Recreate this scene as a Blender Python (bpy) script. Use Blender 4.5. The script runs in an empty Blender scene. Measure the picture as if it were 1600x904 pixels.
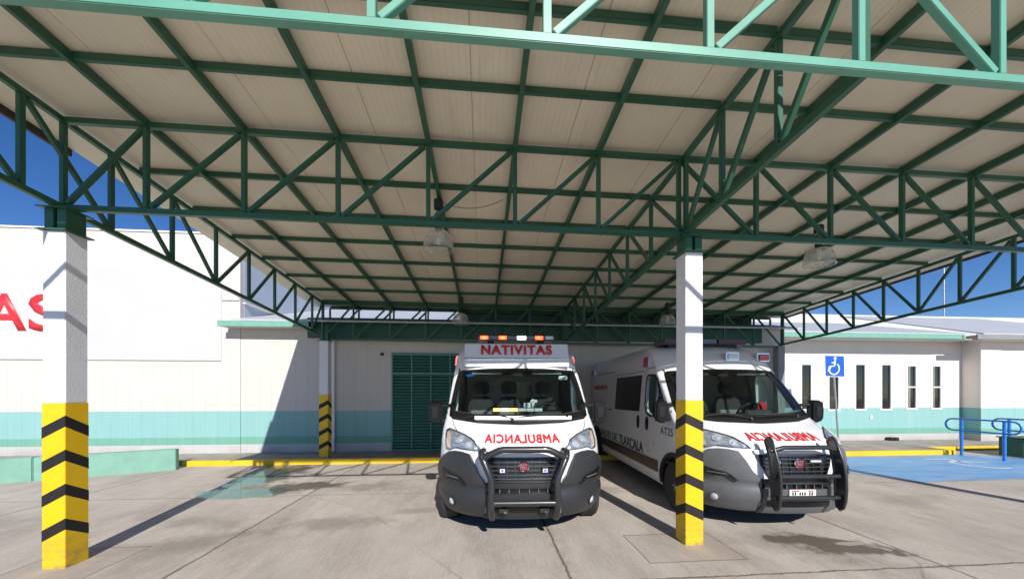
import bpy, bmesh, math, random
from math import radians as R, sin, cos, pi, sqrt
from mathutils import Vector, Matrix
from mathutils.geometry import tessellate_polygon
random.seed(7)
C = bpy.context.scene.collection
SC = bpy.context.scene

# ------------------------------------------------------------------ materials
class NT:
    """small node-expression helper"""
    def __init__(s, name):
        s.m = bpy.data.materials.new(name); s.m.use_nodes = True
        s.t = s.m.node_tree; s.n = s.t.nodes; s.l = s.t.links
        s.b = s.n['Principled BSDF']; s.out = s.n['Material Output']
        s._tc = None
    def co(s):
        if not s._tc: s._tc = s.n.new('ShaderNodeTexCoord')
        return s._tc.outputs['Object']
    def put(s, sock, v):
        if isinstance(v, bpy.types.NodeSocket): s.l.new(v, sock)
        elif isinstance(v, (tuple, list)) and len(v) == 3 and sock.type == 'RGBA': sock.default_value = (*v, 1)
        else: sock.default_value = v
    def math(s, op, a, b=0.0, c=None, clamp=False):
        n = s.n.new('ShaderNodeMath'); n.operation = op; n.use_clamp = clamp
        s.put(n.inputs[0], a); s.put(n.inputs[1], b)
        if c is not None: s.put(n.inputs[2], c)
        return n.outputs[0]
    def sep(s, v=None):
        n = s.n.new('ShaderNodeSeparateXYZ'); s.put(n.inputs[0], v or s.co()); return n.outputs
    def noise(s, scale=5, detail=4, rough=.55, vec=None, stretch=None, dist=0):
        n = s.n.new('ShaderNodeTexNoise'); n.inputs['Scale'].default_value = scale
        n.inputs['Detail'].default_value = detail; n.inputs['Roughness'].default_value = rough
        n.inputs['Distortion'].default_value = dist
        v = vec or s.co()
        if stretch:
            m = s.n.new('ShaderNodeMapping'); s.put(m.inputs[0], v); m.inputs['Scale'].default_value = stretch; v = m.outputs[0]
        s.put(n.inputs['Vector'], v); return n.outputs['Fac']
    def ramp(s, f, a, b, lo=0., hi=1.):
        n = s.n.new('ShaderNodeMapRange'); n.clamp = True
        s.put(n.inputs[0], f); n.inputs[1].default_value = a; n.inputs[2].default_value = b
        n.inputs[3].default_value = lo; n.inputs[4].default_value = hi; return n.outputs[0]
    def mix(s, f, a, b, mode='MIX'):
        n = s.n.new('ShaderNodeMix'); n.data_type = 'RGBA'; n.blend_type = mode
        s.put(n.inputs[0], f); s.put(n.inputs[6], a); s.put(n.inputs[7], b); return n.outputs[2]
    def bump(s, h, strength=.3, dist=.01):
        n = s.n.new('ShaderNodeBump'); n.inputs['Strength'].default_value = strength
        n.inputs['Distance'].default_value = dist; s.put(n.inputs['Height'], h)
        s.l.new(n.outputs[0], s.b.inputs['Normal']); return n
    def set(s, **k):
        for key, v in k.items(): s.put(s.b.inputs[key.replace('_', ' ')], v)
        return s

def plain(name, col, rough=.5, metal=0., var=.12, scale=6., bump=0., bscale=80., dirt=None, coat=0., stretch=None):
    t = NT(name)
    n = t.noise(scale, 5, .6, stretch=stretch)
    dark = tuple(c * (1 - var) for c in col); lite = tuple(min(1, c * (1 + var * .6)) for c in col)
    c = t.mix(t.ramp(n, .3, .7), dark, lite)
    if dirt:
        d = t.noise(scale * .45, 8, .7, stretch=(1, 1, .35))
        c = t.mix(t.ramp(d, .55, .8, 0, .6), c, dirt)
    t.set(Base_Color=c, Roughness=t.ramp(n, .2, .8, max(.02, rough - .08), min(1, rough + .1)), Metallic=metal)
    if coat: t.set(Coat_Weight=coat)
    if bump: t.bump(t.noise(bscale, 3, .6), bump, .004)
    return t.m

def emis(name, col, strength, base=None):
    t = NT(name); t.set(Base_Color=base or col, Roughness=.25, Emission_Color=col)
    t.b.inputs['Emission Strength'].default_value = strength
    return t.m

def glassy(name, tint, mixf=.12, rough=.02, frost=0.0):
    """thin pane: tinted transparent with mirror reflection by fresnel"""
    t = NT(name); tr = t.n.new('ShaderNodeBsdfTransparent'); tr.inputs[0].default_value = (*tint, 1)
    gl = t.n.new('ShaderNodeBsdfGlossy'); gl.inputs['Roughness'].default_value = rough
    gl.inputs['Color'].default_value = (.95, .97, 1, 1)
    lw = t.n.new('ShaderNodeFresnel'); lw.inputs[0].default_value = 1.5
    ge = t.n.new('ShaderNodeNewGeometry')
    f = t.math('MULTIPLY', t.math('ADD', lw.outputs[0], mixf, clamp=True), t.math('SUBTRACT', 1.0, ge.outputs['Backfacing']))
    mx = t.n.new('ShaderNodeMixShader'); t.l.new(f, mx.inputs[0]); t.l.new(tr.outputs[0], mx.inputs[1]); t.l.new(gl.outputs[0], mx.inputs[2])
    last = mx.outputs[0]
    if frost:
        df = t.n.new('ShaderNodeBsdfTranslucent'); df.inputs[0].default_value = (.9, .9, .88, 1); d2 = t.n.new('ShaderNodeBsdfDiffuse'); d2.inputs[0].default_value = (.85, .85, .83, 1)
        ad = t.n.new('ShaderNodeMixShader'); t.l.new(df.outputs[0], ad.inputs[1]); t.l.new(d2.outputs[0], ad.inputs[2])
        m2 = t.n.new('ShaderNodeMixShader'); t.put(m2.inputs[0], t.ramp(t.noise(9, 4, .6), .3, .7, frost * .5, frost * 1.5))
        t.l.new(last, m2.inputs[1]); t.l.new(ad.outputs[0], m2.inputs[2]); last = m2.outputs[0]
    t.l.new(last, t.out.inputs[0])
    return t.m

def ell(t, X, Y, cx, cy, rx, ry, ang, nz, amp=.6, lo=.75, hi=1.1):
    """soft noisy ellipse mask in world x,y: 1 inside"""
    ca, sa = cos(ang), sin(ang)
    dx = t.math('SUBTRACT', X, cx); dy = t.math('SUBTRACT', Y, cy)
    u = t.math('ADD', t.math('MULTIPLY', dx, ca / rx), t.math('MULTIPLY', dy, sa / rx))
    v = t.math('ADD', t.math('MULTIPLY', dx, -sa / ry), t.math('MULTIPLY', dy, ca / ry))
    d = t.math('SQRT', t.math('ADD', t.math('MULTIPLY', u, u), t.math('MULTIPLY', v, v)))
    d = t.math('ADD', d, t.math('MULTIPLY', t.math('SUBTRACT', nz, .5), amp * 2))
    return t.ramp(d, lo, hi, 1, 0)

def ground_mat():
    t = NT('worn_concrete'); X, Y, Z = t.sep()
    big = t.noise(.55, 6, .6); mid = t.noise(2.3, 7, .65); fine = t.noise(34, 4, .7)
    streak = t.noise(1.6, 6, .65, stretch=(1, .28, 1)); streak2 = t.noise(9, 4, .6, stretch=(6, .5, 1))
    warp = t.noise(1.1, 5, .6)
    c = t.mix(t.ramp(big, .3, .7), (.415, .36, .305), (.545, .485, .425))
    c = t.mix(t.ramp(mid, .35, .75, 0, .55), c, (.58, .54, .49))
    c = t.mix(t.ramp(streak, .46, .70, 0, .6), c, (.27, .235, .195))
    broad = t.noise(.9, 8, .72, stretch=(1, .45, 1)); c = t.mix(t.ramp(broad, .48, .64, 0, .55), c, (.25, .205, .165))
    c = t.mix(t.ramp(streak2, .45, .7, 0, .4), c, (.60, .56, .51))
    brush = t.noise(3, 5, .6, stretch=(14, .6, 1)); c = t.mix(t.ramp(brush, .5, .75, 0, .3), c, (.28, .25, .22))
    c = t.mix(t.ramp(fine, .35, .75, 0, .4), c, (.285, .255, .22))
    grit = t.noise(75, 3, .6); c = t.mix(t.ramp(grit, .60, .72, 0, .65), c, (.19, .17, .15))
    # dark scattered spots
    sp = t.n.new('ShaderNodeTexVoronoi'); t.put(sp.inputs['Vector'], t.co()); sp.inputs['Scale'].default_value = 4.5
    spot = t.math('MULTIPLY', t.ramp(sp.outputs['Distance'], .02, .075, 1, 0), t.ramp(warp, .48, .6))
    c = t.mix(t.math('MULTIPLY', spot, .65), c, (.13, .115, .10))
    # joints
    wob = t.math('MULTIPLY', t.math('SUBTRACT', t.noise(3.2, 6, .7), .5), .07)
    wob = t.math('ADD', wob, t.math('MULTIPLY', t.math('SUBTRACT', t.noise(16, 3, .6), .5), .025)); jm = None
    for ax, p, w in ((X, -6.45, .012), (X, -2.83, .014), (X, .78, .013), (X, 4.38, .013), (Y, 3.06, .011), (Y, 6.0, .008), (X, 11.6, .012), (Y, 0.1, .012)):
        k = t.ramp(t.math('ABSOLUTE', t.math('SUBTRACT', t.math('ADD', ax, wob), p)), w * .5, w * 1.5, 1, 0)
        jm = k if jm is None else t.math('MAXIMUM', jm, k)
    # square cut slabs round the two near column feet
    for x0, x1, y0, y1 in ((1.62, 2.62, 3.35, 4.02), (-4.35, -3.55, 3.45, 4.15)):
        hx, hy = (x1 - x0) / 2, (y1 - y0) / 2
        qx = t.math('SUBTRACT', t.math('ABSOLUTE', t.math('SUBTRACT', t.math('ADD', X, t.math('MULTIPLY', wob, .4)), (x0 + x1) / 2)), hx)
        qy = t.math('SUBTRACT', t.math('ABSOLUTE', t.math('SUBTRACT', t.math('ADD', Y, t.math('MULTIPLY', wob, .4)), (y0 + y1) / 2)), hy)
        dd = t.math('MAXIMUM', qx, qy)
        jm = t.math('MAXIMUM', jm, t.ramp(t.math('ABSOLUTE', dd), .004, .012, .8, 0))
        c = t.mix(t.ramp(dd, -.02, .0, .35, 0), c, (.33, .285, .24))
    weed = t.math('MULTIPLY', t.ramp(t.math('ABSOLUTE', t.math('SUBTRACT', t.math('ADD', Y, wob), 3.06)), .0, .05, 1, 0), t.math('MULTIPLY', t.ramp(t.math('ABSOLUTE', t.math('SUBTRACT', X, 4.4)), .1, .5, 1, 0), t.ramp(t.noise(24, 4, .7), .45, .6)))
    c = t.mix(weed, c, (.09, .10, .035))
    side = t.ramp(t.math('ABSOLUTE', t.math('SUBTRACT', X, .80)), .01, .16, .5, 0)
    c = t.mix(t.math('MULTIPLY', side, t.ramp(t.noise(7, 5, .7), .42, .6)), c, (.26, .21, .14))
    c = t.mix(t.math('MULTIPLY', jm, .85), c, (.10, .085, .065))
    # random hairline cracks
    v2 = t.n.new('ShaderNodeTexVoronoi'); v2.feature = 'DISTANCE_TO_EDGE'; v2.inputs['Scale'].default_value = .22
    cv = t.n.new('ShaderNodeVectorMath'); cv.operation = 'ADD'; t.put(cv.inputs[0], t.co())
    n3 = t.n.new('ShaderNodeTexNoise'); n3.inputs['Scale'].default_value = 1.4; n3.inputs['Detail'].default_value = 6
    t.l.new(n3.outputs['Color'], cv.inputs[1]); t.l.new(cv.outputs[0], v2.inputs['Vector'])
    c = t.mix(t.math('MULTIPLY', t.ramp(v2.outputs[0], .0, .0035, 1, 0), t.ramp(big, .45, .6, 0, .55)), c, (.15, .13, .11))
    # oil and dirt stains
    stains = [(-1.9, 4.7, .8, .28, .1, .5), (-3.2, 4.2, .7, .3, .3, .45), (-2.1, 6.5, .7, .35, 0, .5), (-3.7, 4.9, 1.0, .25, -.2, .35), (1.9, 6.0, .6, .3, 0, .3), (.2, 7.4, 1., .5, 0, .5), (6.6, 5.0, .8, .3, .4, .3), (-6.3, 5.0, 1., .3, .2, .3), (-.9, 5.1, .5, .15, .2, .4), (5.5, 6.2, 1.2, .4, .3, .25)]
    for cx, cy, rx, ry, a, k in stains:
        c = t.mix(t.math('MULTIPLY', ell(t, X, Y, cx, cy, rx, ry, a, mid, 1.6, .3, 1.2), k), c, (.155, .135, .105))
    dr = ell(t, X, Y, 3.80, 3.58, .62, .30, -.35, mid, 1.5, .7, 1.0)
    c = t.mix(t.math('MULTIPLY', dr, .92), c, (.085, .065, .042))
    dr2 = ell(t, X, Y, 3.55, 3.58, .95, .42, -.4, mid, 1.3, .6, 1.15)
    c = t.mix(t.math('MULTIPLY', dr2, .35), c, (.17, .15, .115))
    pale = ell(t, X, Y, 4.02, 3.60, .20, .06, .0, mid, .6, .7, .9)
    c = t.mix(t.math('MULTIPLY', pale, .6), c, (.52, .45, .36))
    # puddle of water and the wet rivulets feeding it
    pn = t.noise(1.7, 4, .55)
    wet = ell(t, X, Y, -3.95, 6.22, 1.0, .36, .06, pn, .9, .8, .96)
    riv = ell(t, X, Y, -4.35, 7.5, .34, 1.5, .1, t.noise(2.4, 5, .6), 1.3, .8, 1.0)
    damp = ell(t, X, Y, -3.25, 6.5, .8, .36, .2, mid, 1.5, .75, 1.1)
    damp2 = ell(t, X, Y, -4.0, 7.8, .5, 1.3, .1, mid, 1.7, .5, 1.1)
    w = t.math('MAXIMUM', wet, riv); dm = t.math('MAXIMUM', damp, damp2)
    c = t.mix(t.math('MULTIPLY', dm, .9), c, (.105, .088, .065))
    c = t.mix(t.math('MULTIPLY', w, .8), c, (.115, .12, .10))
    rough = t.math('SUBTRACT', t.ramp(fine, .2, .8, .78, .95), t.math('ADD', t.math('MULTIPLY', w, .86), t.math('MULTIPLY', t.math('MAXIMUM', dm, dr), .25)), clamp=True)
    t.set(Base_Color=c, Roughness=rough)
    h = t.math('ADD', t.math('MULTIPLY', fine, .5), t.math('MULTIPLY', mid, .5))
    h = t.math('SUBTRACT', h, t.math('MULTIPLY', jm, 1.2))
    h = t.math('MULTIPLY', h, t.math('SUBTRACT', 1.0, w))
    t.bump(h, .35, .006)
    return t.m

def wall_mat(name, cream, z1=.33, z2=.52, z3=1.18, rib=.3, low=(.50, .50, .50)):
    t = NT(name); X, Y, Z = t.sep()
    n = t.noise(1.3, 6, .6); v = t.noise(3, 5, .6, stretch=(2.5, 2.5, .15))
    wob = t.math('MULTIPLY', t.math('SUBTRACT', t.noise(9, 3, .5), .5), .012)
    z = t.math('ADD', Z, wob)
    c = t.mix(t.ramp(n, .3, .7), tuple(k * .94 for k in cream), cream)
    tq = t.mix(t.ramp(v, .3, .7), (.22, .43, .42), (.25, .47, .455))
    gr = t.mix(t.ramp(v, .3, .7), (.14, .35, .27), (.17, .39, .31))
    c = t.mix(t.math('LESS_THAN', z, z3), c, tq)
    c = t.mix(t.math('LESS_THAN', z, z2), c, gr)
    c = t.mix(t.math('LESS_THAN', z, z1), c, low)
    c = t.mix(t.ramp(v, .55, .8, 0, .22), c, tuple(k * .6 for k in cream))
    base = t.math('MULTIPLY', t.ramp(Z, .11, .4, .45, 0), t.ramp(n, .3, .6))
    c = t.mix(base, c, (.22, .19, .15))
    s = t.math('ADD', X, t.math('MULTIPLY', Y, 1.0))
    m = t.math('MODULO', t.math('ADD', s, 200.0), rib)
    g = t.ramp(t.math('ABSOLUTE', t.math('SUBTRACT', m, rib / 2)), .0, .009, 1, 0)
    c = t.mix(t.math('MULTIPLY', g, .11), c, (.2, .17, .14))
    t.set(Base_Color=c, Roughness=.62)
    t.bump(t.math('SUBTRACT', t.math('MULTIPLY', n, .3), g), .45, .01)
    return t.m

def rib_mat(name, col, pitch, axis='X', depth=.5, rough=.55, var=.1, dirt=.35):
    t = NT(name); X, Y, Z = t.sep(); A = {'X': X, 'Y': Y, 'Z': Z}[axis]
    n = t.noise(1.1, 6, .6); n2 = t.noise(5, 6, .65, stretch=(1, .2, 1))
    c = t.mix(t.ramp(n, .3, .7), tuple(k * (1 - var) for k in col), col)
    c = t.mix(t.ramp(n2, .58, .78, 0, dirt), c, tuple(k * .55 for k in col))
    m = t.math('MODULO', t.math('ADD', A, 100.0), pitch)
    g = t.ramp(t.math('ABSOLUTE', t.math('SUBTRACT', m, pitch / 2)), .0, .006, 1, 0)
    c = t.mix(t.math('MULTIPLY', g, .13 if pitch < .1 else .25), c, tuple(k * .35 for k in col))
    t.set(Base_Color=c, Roughness=rough)
    t.bump(t.math('SUBTRACT', 0.0, g), depth, .006)
    return t.m

def blue_mat():
    t = NT('worn_blue_paint'); n = t.noise(3.2, 8, .7, stretch=(.35, 1.5, 1)); f = t.noise(40, 4, .7); big = t.noise(.8, 4, .6)
    c = t.mix(t.ramp(big, .3, .7), (.09, .27, .52), (.14, .36, .64))
    c = t.mix(t.ramp(n, .46, .70, 0, .75), c, (.36, .45, .58))
    c = t.mix(t.ramp(f, .6, .75, 0, .4), c, (.3, .3, .3))
    t.set(Base_Color=c, Roughness=.5); t.bump(f, .2, .004)
    return t.m

def yellow_kerb():
    t = NT('chipped_yellow_paint'); n = t.noise(6, 8, .75); f = t.noise(2, 5, .6)
    c = t.mix(t.ramp(f, .3, .7), (.66, .42, .012), (.78, .53, .02))
    c = t.mix(t.ramp(n, .66, .72, 0, .85), c, (.12, .09, .06))
    t.set(Base_Color=c, Roughness=.6); t.bump(n, .3, .006)
    return t.m

def scuffed(name, col):
    t = NT(name); X, Y, Z = t.sep(); n = t.noise(4, 6, .65); f = t.noise(28, 5, .7); st = t.noise(7, 6, .7, stretch=(1, 1, 3))
    c = t.mix(t.ramp(n, .3, .7), tuple(k * .86 for k in col), col)
    c = t.mix(t.ramp(f, .66, .73, 0, .55), c, (.30, .22, .10))
    low = t.math('MULTIPLY', t.ramp(Z, .0, .35, 1, .0), t.ramp(st, .42, .62))
    c = t.mix(t.math('MULTIPLY', low, .75), c, (.22, .17, .10))
    c = t.mix(t.ramp(st, .64, .72, 0, .35), c, (.35, .24, .06))
    t.set(Base_Color=c, Roughness=.5); t.bump(t.math('ADD', f, n), .35, .004)
    return t.m

def bump_green(name, col, rough=.38):
    t = NT(name); n = t.noise(2.5, 5, .6); f = t.noise(22, 4, .6)
    c = t.mix(t.ramp(n, .3, .7), tuple(k * .85 for k in col), tuple(k * 1.08 for k in col))
    c = t.mix(t.ramp(f, .66, .78, 0, .5), c, (.12, .08, .05))
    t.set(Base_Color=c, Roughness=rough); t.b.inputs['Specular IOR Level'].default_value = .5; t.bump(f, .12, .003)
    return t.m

M = dict(
    ground=ground_mat(),
    walk=plain('sidewalk_concrete', (.33, .295, .255), .85, var=.3, scale=3, bump=.4, dirt=(.15, .13, .1)),
    kerb=yellow_kerb(), blue=blue_mat(),
    bayline=plain('worn_white_paint', (.62, .66, .68), .6, var=.3, scale=12),
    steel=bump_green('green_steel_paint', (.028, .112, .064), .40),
    steel_sunlit=bump_green('sunlit_green_steel_paint', (.13, .36, .265), .42),  # same green paint made lighter: sunlight on the front truss put into the colour
    steel_dark=bump_green('dark_green_sheet', (.012, .080, .052), .4),
    roofpanel=rib_mat('cream_roof_panel', (.84, .765, .60), .055, 'X', .25, .42, .16, .45),
    flash=plain('brown_flashing', (.05, .04, .035), .6),
    colwhite=plain('white_plaster', (.72, .73, .76), .6, var=.06, scale=3, bump=.5, bscale=60, dirt=(.6, .6, .6)),
    colyellow=scuffed('yellow_column_paint', (.82, .52, .005)),
    colblack=plain('black_stripe_paint', (.010, .008, .008), .65, var=.4, scale=20),
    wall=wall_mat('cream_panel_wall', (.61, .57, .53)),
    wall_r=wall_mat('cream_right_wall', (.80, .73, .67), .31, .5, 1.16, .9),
    low_wall=plain('mint_low_wall_paint', (.20, .40, .32), .7, var=.15, scale=3, bump=.4, dirt=(.17, .28, .22)),
    dgreen=plain('dark_green_block_paint', (.03, .12, .075), .6, var=.2),
    mint=plain('mint_fascia_paint', (.17, .38, .30), .5, var=.1, scale=8),
    whiteboard=plain('white_board', (.55, .545, .535), .45, var=.03, scale=1.2),
    red=plain('red_letter_paint', (.72, .035, .05), .4, var=.1),
    sheet=rib_mat('white_roof_sheet', (.52, .535, .55), .25, 'X', .6, .4),
    clad=rib_mat('bluish_metal_cladding', (.50, .55, .63), .9, 'Y', .5, .45),
    parapet=rib_mat('white_parapet_sheet', (.66, .65, .63), 1.1, 'X', .4, .5),
    louver=plain('green_louver_paint', (.055, .22, .165), .4, var=.2, scale=10),
    dark=plain('dark_interior', (.012, .013, .014), .6),
    winglass=glassy('window_pane_glass', (.55, .56, .54), .03),
    whiteframe=plain('white_window_frame', (.82, .82, .82), .4, var=.04),
    railblue=plain('blue_rail_paint', (.012, .19, .62), .35, var=.15, scale=15, coat=.3),
    signblue=plain('blue_sign_face', (.01, .10, .50), .35, var=.1),
    signwhite=plain('white_sign_print', (.82, .84, .86), .4, var=.03),
    galv=plain('galvanised_steel', (.45, .46, .47), .4, .7, var=.15, scale=20),
    black=plain('black_plastic', (.015, .015, .016), .45, var=.2, scale=30),
    shade=glassy('clear_acrylic_shade', (.88, .88, .85), .25, .25, frost=.28),
    chrome=plain('polished_chrome', (.75, .75, .76), .12, 1., var=.05),
    pillar=plain('grey_post_paint', (.25, .25, .26), .6),
)

# ------------------------------------------------------------------ mesh helpers
class MB:
    def __init__(s): s.v = []; s.f = []
    def add(s, vs, fs):
        o = len(s.v); s.v += [tuple(p) for p in vs]; s.f += [tuple(i + o for i in f) for f in fs]; return s
    def box(s, x0, x1, y0, y1, z0, z1):
        return s.add([(x0, y0, z0), (x1, y0, z0), (x1, y1, z0), (x0, y1, z0), (x0, y0, z1), (x1, y0, z1), (x1, y1, z1), (x0, y1, z1)],
                     [(0, 3, 2, 1), (4, 5, 6, 7), (0, 1, 5, 4), (1, 2, 6, 5), (2, 3, 7, 6), (3, 0, 4, 7)])
    def bar(s, a, b, w, h, up=(0, 0, 1)):
        a = Vector(a); b = Vector(b); d = (b - a).normalized(); u = Vector(up)
        if abs(d.dot(u)) > .98: u = Vector((0, 1, 0))
        r = d.cross(u).normalized() * (w / 2); u = r.cross(d).normalized() * (h / 2)
        vs = [p + q for p in (a, b) for q in (-r - u, r - u, r + u, -r + u)]
        return s.add(vs, [(3, 2, 1, 0), (4, 5, 6, 7), (0, 1, 5, 4), (1, 2, 6, 5), (2, 3, 7, 6), (3, 0, 4, 7)])
    def tube(s, pts, r, n=10, closed=False):
        P = [Vector(p) for p in pts]; k = len(P); vs = []; fs = []
        prev = None
        for i, p in enumerate(P):
            d = (P[(i + 1) % k] - P[i - 1]) if closed else (P[min(i + 1, k - 1)] - P[max(i - 1, 0)])
            d.normalize()
            if prev is None:
                u = Vector((0, 0, 1)) if abs(d.z) < .9 else Vector((1, 0, 0))
                u = (u - d * u.dot(d)).normalized()
            else: u = (prev - d * prev.dot(d)).normalized()
            prev = u; w = d.cross(u); rr = r[i] if isinstance(r, (list, tuple)) else r
            vs += [p + (u * cos(2 * pi * j / n) + w * sin(2 * pi * j / n)) * rr for j in range(n)]
        for i in range(k if closed else k - 1):
            a = i * n; b = ((i + 1) % k) * n
            fs += [(a + j, a + (j + 1) % n, b + (j + 1) % n, b + j) for j in range(n)]
        if not closed: fs += [tuple(range(n - 1, -1, -1)), tuple((k - 1) * n + j for j in range(n))]
        return s.add(vs, fs)
    def lathe(s, prof, c=(0, 0, 0), ax='Z', n=24, cap=True):
        vs = []; fs = []
        for r, h in prof:
            for j in range(n):
                a = 2 * pi * j / n; p = (r * cos(a), r * sin(a), h)
                if ax == 'X': p = (h, r * cos(a), r * sin(a))
                if ax == 'Y': p = (r * cos(a), h, r * sin(a))
                vs.append((p[0] + c[0], p[1] + c[1], p[2] + c[2]))
        for i in range(len(prof) - 1):
            fs += [(i * n + j, i * n + (j + 1) % n, (i + 1) * n + (j + 1) % n, (i + 1) * n + j) for j in range(n)]
        if cap: fs += [tuple(range(n - 1, -1, -1)), tuple((len(prof) - 1) * n + j for j in range(n))]
        return s.add(vs, fs)
    def prism(s, poly, fn, t0, t1):
        """2D outline poly, fn(a,b,t)->xyz"""
        n = len(poly); vs = [fn(a, b, t0) for a, b in poly] + [fn(a, b, t1) for a, b in poly]
        tri = tessellate_polygon([[Vector((a, b, 0)) for a, b in poly]])
        fs = [tuple(t) for t in tri] + [tuple(i + n for i in reversed(t)) for t in tri]
        fs += [(i, (i + 1) % n, (i + 1) % n + n, i + n) for i in range(n)]
        return s.add(vs, fs)
    def ribbon(s, pts, w, fn, t0, t1, closed=False):
        L = []; Rr = []; k = len(pts)
        for i, p in enumerate(pts):
            a = Vector(pts[(i - 1) % k] if closed or i > 0 else pts[0]); b = Vector(pts[(i + 1) % k] if closed or i < k - 1 else pts[-1])
            d = (b - a).normalized(); nrm = Vector((-d.y, d.x)) * w / 2
            L.append((p[0] + nrm.x, p[1] + nrm.y)); Rr.append((p[0] - nrm.x, p[1] - nrm.y))
        m = k if closed else k - 1
        for i in range(m):
            j = (i + 1) % k; q = [L[i], L[j], Rr[j], Rr[i]]
            vs = [fn(a, b, t0) for a, b in q] + [fn(a, b, t1) for a, b in q]
            s.add(vs, [(0, 1, 2, 3), (7, 6, 5, 4), (0, 4, 5, 1), (1, 5, 6, 2), (2, 6, 7, 3), (3, 7, 4, 0)])
        return s
    def build(s, name, mat, parent=None, o=(0, 0, 0), smooth=False, bevel=0, sharp=35):
        me = bpy.data.meshes.new(name)
        me.from_pydata([(x - o[0], y - o[1], z - o[2]) for x, y, z in s.v], [], s.f)
        bm = bmesh.new(); bm.from_mesh(me); bmesh.ops.recalc_face_normals(bm, faces=bm.faces)
        if bevel:
            es = [e for e in bm.edges if len(e.link_faces) == 2 and e.calc_face_angle(0) > .6]
            bmesh.ops.bevel(bm, geom=es, offset=bevel, segments=2, affect='EDGES', clamp_overlap=True)
        bm.to_mesh(me); bm.free()
        return link(name, me, mat, parent, smooth, sharp)

def link(name, me, mat, parent=None, smooth=False, sharp=35):
    me.materials.append(M[mat] if isinstance(mat, str) else mat)
    ob = bpy.data.objects.new(name, me); C.objects.link(ob)
    if smooth:
        me.polygons.foreach_set('use_smooth', [True] * len(me.polygons)); me.set_sharp_from_angle(angle=R(sharp))
    if parent: ob.parent = parent
    return ob

def tag(o, label=None, cat=None, group=None, kind=None):
    if label: o['label'] = label
    if cat: o['category'] = cat
    if group: o['group'] = group
    if kind: o['kind'] = kind
    return o

def empty(name, loc=(0, 0, 0), rz=0, parent=None):
    o = bpy.data.objects.new(name, None); C.objects.link(o); o.location = loc; o.rotation_euler = (0, 0, rz)
    o.empty_display_size = .2
    if parent: o.parent = parent
    return o

def copy_tree(o, parent=None):
    c = o.copy(); C.objects.link(c); c.parent = parent
    for ch in list(o.children): copy_tree(ch, c)
    return c

def text_mesh(s, size, bold=.0, spacing=1.0, thick=0.0):
    """returns (verts2D, faces) of flat lettering centred on the origin"""
    cu = bpy.data.curves.new('lettering', 'FONT'); cu.body = s; cu.size = size; cu.offset = bold
    cu.align_x = 'CENTER'; cu.align_y = 'CENTER'; cu.space_character = spacing; cu.resolution_u = 3
    cu.fill_mode = 'FRONT'
    ob = bpy.data.objects.new('lettering', cu); C.objects.link(ob)
    dg = bpy.context.evaluated_depsgraph_get(); me = bpy.data.meshes.new_from_object(ob.evaluated_get(dg))
    bpy.data.objects.remove(ob); bpy.data.curves.remove(cu)
    xs = [v.co.x for v in me.vertices]; ys = [v.co.y for v in me.vertices]
    cx = (min(xs) + max(xs)) / 2; cy = (min(ys) + max(ys)) / 2; w = max(xs) - min(xs); h = max(ys) - min(ys)
    return me, cx, cy, w, h

def text_obj(name, s, W, H, fn, mat, parent, bold=.0, mirror=False, step=0, spacing=1.0, t=.003, fat=0):
    """lettering scaled to W x H, mapped by fn(a,b,off)->xyz, given thickness t"""
    me, cx, cy, w, h = text_mesh(s, 1.0, bold, spacing)
    bm = bmesh.new(); bm.from_mesh(me); bpy.data.meshes.remove(me)
    bmesh.ops.remove_doubles(bm, verts=bm.verts, dist=1e-5)
    for v in bm.verts:
        v.co.x = (v.co.x - cx) * W / w * (-1 if mirror else 1); v.co.y = (v.co.y - cy) * H / h; v.co.z = 0
    if step:
        k = -W / 2
        while k < W / 2:
            g = list(bm.verts) + list(bm.edges) + list(bm.faces)
            bmesh.ops.bisect_plane(bm, geom=g, plane_co=(k, 0, 0), plane_no=(1, 0, 0)); k += step
    r = bmesh.ops.extrude_face_region(bm, geom=list(bm.faces))
    top = {e for e in r['geom'] if isinstance(e, bmesh.types.BMVert)}
    for v in bm.verts: v.co.z = t if v in top else 0
    if fat:
        src = list(bm.verts) + list(bm.edges) + list(bm.faces)
        for k, (dx, dy) in enumerate(((fat, 0), (-fat, 0), (0, fat * .7), (0, -fat * .7))):
            d = bmesh.ops.duplicate(bm, geom=src)['geom']
            for e in d:
                if isinstance(e, bmesh.types.BMVert): e.co.x += dx; e.co.y += dy; e.co.z += .0004 * (k + 1) if e.co.z > 0 else 0
    for v in bm.verts: v.co = Vector(fn(*v.co))
    bmesh.ops.recalc_face_normals(bm, faces=bm.faces)
    me = bpy.data.meshes.new(name); bm.to_mesh(me); bm.free()
    return link(name, me, mat, parent)

# ------------------------------------------------------------------ the setting
def struct(o): o['kind'] = 'structure'; return o
g = MB(); g.add([(-150, -60, 0), (150, -60, 0), (150, 240, 0), (-150, 240, 0)], [(0, 1, 2, 3)])
struct(g.build('ground', 'ground'))
KY = 8.56; WALK = .11
w = MB(); w.box(-16, 12.6, KY + .13, 10.7, -.05, WALK); w.box(12.6, 22, 9.25, 10.7, -.05, WALK - .002)
struct(w.build('sidewalk', 'walk', bevel=.006))
k = MB(); k.box(-6.7, 12.6, KY, KY + .127, -.05, WALK + .004); k.box(12.603, 22, 9.12, 9.247, -.05, WALK)
struct(k.build('kerb', 'kerb', bevel=.012))
jt = MB()
for x in [-5.9, -4.7, -3.4, -2.1, -.8, .6, 2., 3.4, 4.8, 6.2, 7.6, 9., 10.4, 11.8]: jt.box(x, x + .012, KY + .14, 10.4, WALK, WALK + .0015)
struct(jt.build('sidewalk_joint', 'black'))
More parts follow.
